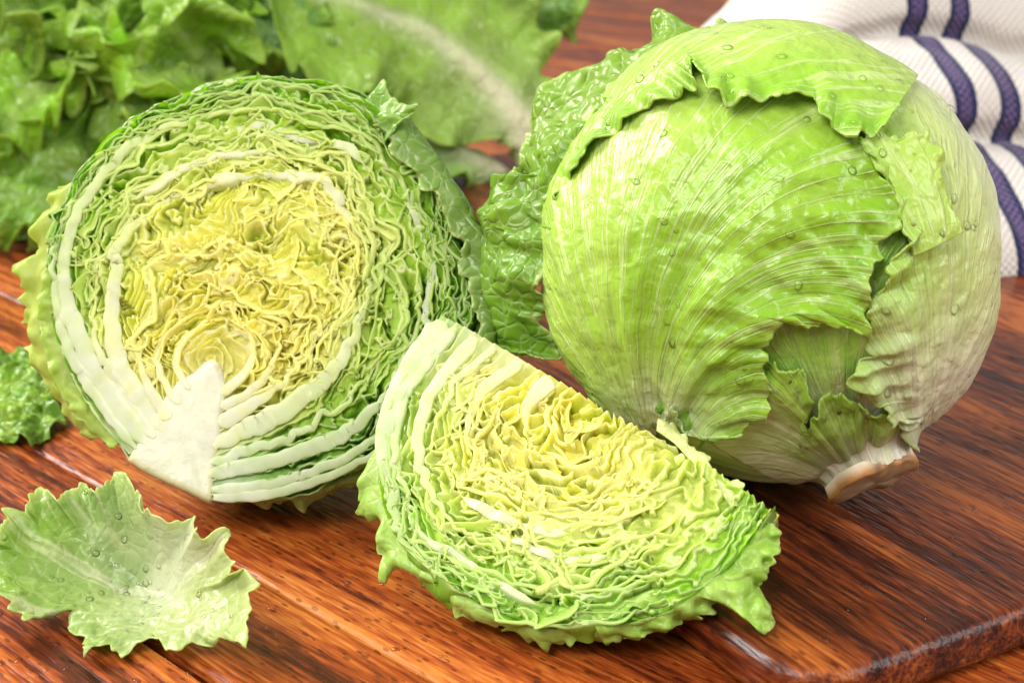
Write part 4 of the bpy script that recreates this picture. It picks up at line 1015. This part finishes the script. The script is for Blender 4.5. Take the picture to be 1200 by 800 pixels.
# ------------------------------------------------------------------ towel
def towel_material():
    T = NT('towel_cloth')
    uv = T.n('ShaderNodeUVMap', uv_map='UVMap')
    sp = T.n('ShaderNodeSeparateXYZ'); T.l(uv.outputs[0], sp.inputs[0])
    u, v = sp.outputs[0], sp.outputs[1]                     # metres along and across the cloth
    def sinw(x, lam): return T.math('SINE', T.math('MULTIPLY', x, 6.28318 / lam))
    a, b = sinw(u, 0.0046), sinw(v, 0.0046)
    weave = T.math('MULTIPLY', a, b)
    thread = T.math('MULTIPLY', T.math('ADD', weave, 1.0), 0.5)
    def stripe(c, w):
        return T.math('LESS_THAN', T.math('ABSOLUTE', T.math('SUBTRACT', u, c)), w)
    st = T.math('MAXIMUM', stripe(0.008, 0.0068), stripe(0.036, 0.0068))
    def inner(c):
        return T.math('LESS_THAN', T.math('ABSOLUTE', T.math('SUBTRACT', u, c)), 0.0034)
    pin = T.math('MAXIMUM', inner(0.008), inner(0.036))
    chk = T.math('GREATER_THAN', T.math('MULTIPLY', sinw(u, 0.0050), sinw(v, 0.0040)), -0.1)
    nz = T.n('ShaderNodeTexNoise', i_Scale=700.0, i_Detail=2.0); T.l(uv.outputs[0], nz.inputs['Vector'])
    white = T.mix(nz.outputs['Fac'], (0.58, 0.53, 0.48), (0.74, 0.70, 0.66))
    navy = (0.020, 0.022, 0.075); purple = (0.13, 0.085, 0.20)
    scol = T.mix(T.math('MULTIPLY', pin, chk), navy, purple)
    base = T.mix(st, white, scol)
    h = T.math('ADD', T.math('MULTIPLY', thread, 0.0013), T.math('MULTIPLY', nz.outputs['Fac'], 0.0004))
    bp = T.n('ShaderNodeBump', i_Strength=0.9, i_Distance=1.0); T.l(h, bp.inputs['Height'])
    pr = T.n('ShaderNodeBsdfPrincipled', i_Roughness=0.9); pr.inputs['Specular IOR Level'].default_value = 0.1
    pr.inputs['Sheen Weight'].default_value = 0.2
    T.l(base, pr.inputs['Base Color']); T.l(bp.outputs[0], pr.inputs['Normal'])
    T.out(pr.outputs[0]); return T.m
def towel():
    o3 = on_z(np.array(1170.), np.array(352.), np.array(0.001))
    ang = math.radians(16)
    U = np.array([math.cos(ang), math.sin(ang), 0]); Vd = np.array([-math.sin(ang), math.cos(ang), 0])
    prof = crs([(0.0, 0.002), (-0.008, 0.014), (-0.004, 0.030), (0.012, 0.044), (0.036, 0.056), (0.058, 0.064), (0.070, 0.064), (0.070, 0.070), (0.064, 0.080), (0.070, 0.092), (0.090, 0.102), (0.115, 0.108), (0.130, 0.106), (0.130, 0.112), (0.124, 0.122), (0.132, 0.136), (0.155, 0.146), (0.20, 0.150), (0.25, 0.13), (0.29, 0.08), (0.31, 0.02), (0.32, 0.003)], 260)
    L = np.concatenate([[0], np.cumsum(np.linalg.norm(np.diff(prof, axis=0), axis=1))])
    u = np.linspace(-0.112, 0.40, 200)
    bu = prof[None, :, 0] + 0.005 * vn(u[:, None] / 0.09, L[None] / 0.2, 0, 801) + 0.08 * np.maximum(-u[:, None] - 0.02, 0)
    zz = prof[None, :, 1] * (1 + 0.09 * vn(u[:, None] / 0.11, L[None] / 0.10, 0, 803)) * sst(-0.18, -0.02, u)[:, None] + 0.0012
    zz = zz + 0.0025 * fbm(u[:, None] / 0.03, L[None] / 0.03, 0, 805, 2)
    zz = np.maximum(zz, 0.0018 + (BT if False else 0))
    V = o3 + u[:, None, None] * U + bu[..., None] * Vd; V[..., 2] = zz
    sk = np.stack([u[:, None] - 0.004 + 0 * L[None], L[None] + 0 * u[:, None]], -1)
    ob = link('dish_towel', grid_mesh('dish_towel', V, None, sk), towel_material(), None); solid(ob, 0.0016)
    tag(ob, 'folded off-white woven dish towel with navy and purple stripes behind the whole lettuce', 'towel')
towel()

# ------------------------------------------------------------------ water drops
def drops(name, spots, parent, label=None):
    bm_v, bm_f = [], []
    ring = 10
    base_v = [(0, 0, 1.0)]
    for (r, z) in ((0.45, 0.86), (0.80, 0.52), (1.0, 0.08), (0.98, -0.12)):
        for k in range(ring):
            a = 2 * math.pi * k / ring; base_v.append((r * math.cos(a), r * math.sin(a), z))
    f = [(0, 1 + k, 1 + (k + 1) % ring) for k in range(ring)]
    for j in range(3):
        for k in range(ring):
            a, b = 1 + j * ring + k, 1 + j * ring + (k + 1) % ring
            f.append((a, a + ring, b + ring)); f.append((a, b + ring, b))
    bv = np.array(base_v); ff = np.array(f)
    V, F = [], []
    for i, (p, nrm, r) in enumerate(spots):
        n_ = unit(nrm); t1 = unit(np.cross(n_, np.array([0.3, 0.5, 0.8]))); t2 = np.cross(n_, t1)
        el = RNG.uniform(0.8, 1.25); fl = RNG.uniform(0.30, 0.5)
        V.append(p + r * (bv[:, :1] * el * t1 + bv[:, 1:2] / el * t2 + bv[:, 2:] * fl * n_)); F.append(ff + i * len(bv))
    o = link(name, mesh_arrays(name, np.vstack(V), np.vstack(F)), MAT_WATER, parent)
    o['kind'] = 'stuff'
    return o
def sample(V, N, cnt, lo, hi, flip):
    n, m = V.shape[:2]; out = []
    while len(out) < cnt:
        i, j = RNG.integers(2, n - 2), RNG.integers(2, m - 3)
        nn = N[i, j]; nn = nn * np.sign(nn @ flip(V[i, j]))
        if nn @ unit(CAM - V[i, j]) < 0.1: continue
        r = lo + (hi - lo) * RNG.random() ** 3
        out.append((V[i, j] + nn * 0.0003, nn, r))
    return out
sp_ = []
for V, N in DROPV: sp_ += sample(V, N, 110 if V.shape[0] > 250 else 20, 0.0003, 0.0018, lambda p: p - CW)
drops('water_drops', sp_, whole)
LN = normals(LV)
drops('water_drops', sample(LV[8:], LN[8:], 90, 0.0004, 0.0014, lambda p: np.array([0, 0, 1.0])), leaf1)

bd = []
for _ in range(900):
    x_, y_ = RNG.uniform(-20, 1220), 520 + 290 * RNG.random() ** 0.8
    if x_ > 560: y_ = 380 + 430 * RNG.random()
    pb = on_z(np.array(x_), np.array(y_), np.array(0.0))
    c_, s_ = math.cos(BDIR), math.sin(BDIR); dx_, dy_ = pb[0] - bc[0], pb[1] - bc[1]
    lx, ly = c_ * dx_ - s_ * dy_, s_ * dx_ + c_ * dy_
    onb = 0.008 < lx < 0.39 and 0.008 < ly < 0.6
    if not onb and (-0.006 < lx < 0.4 and -0.006 < ly < 0.62): continue
    bd.append((np.array([pb[0], pb[1], (BT if onb else 0.0) + 0.00005]), np.array([0, 0, 1.0]), 0.00035 + 0.0010 * RNG.random() ** 4))
wb = drops('water_drops', bd, None)
tag(wb, 'tiny beads of water scattered over the wet wood', 'water drops', 'stuff')
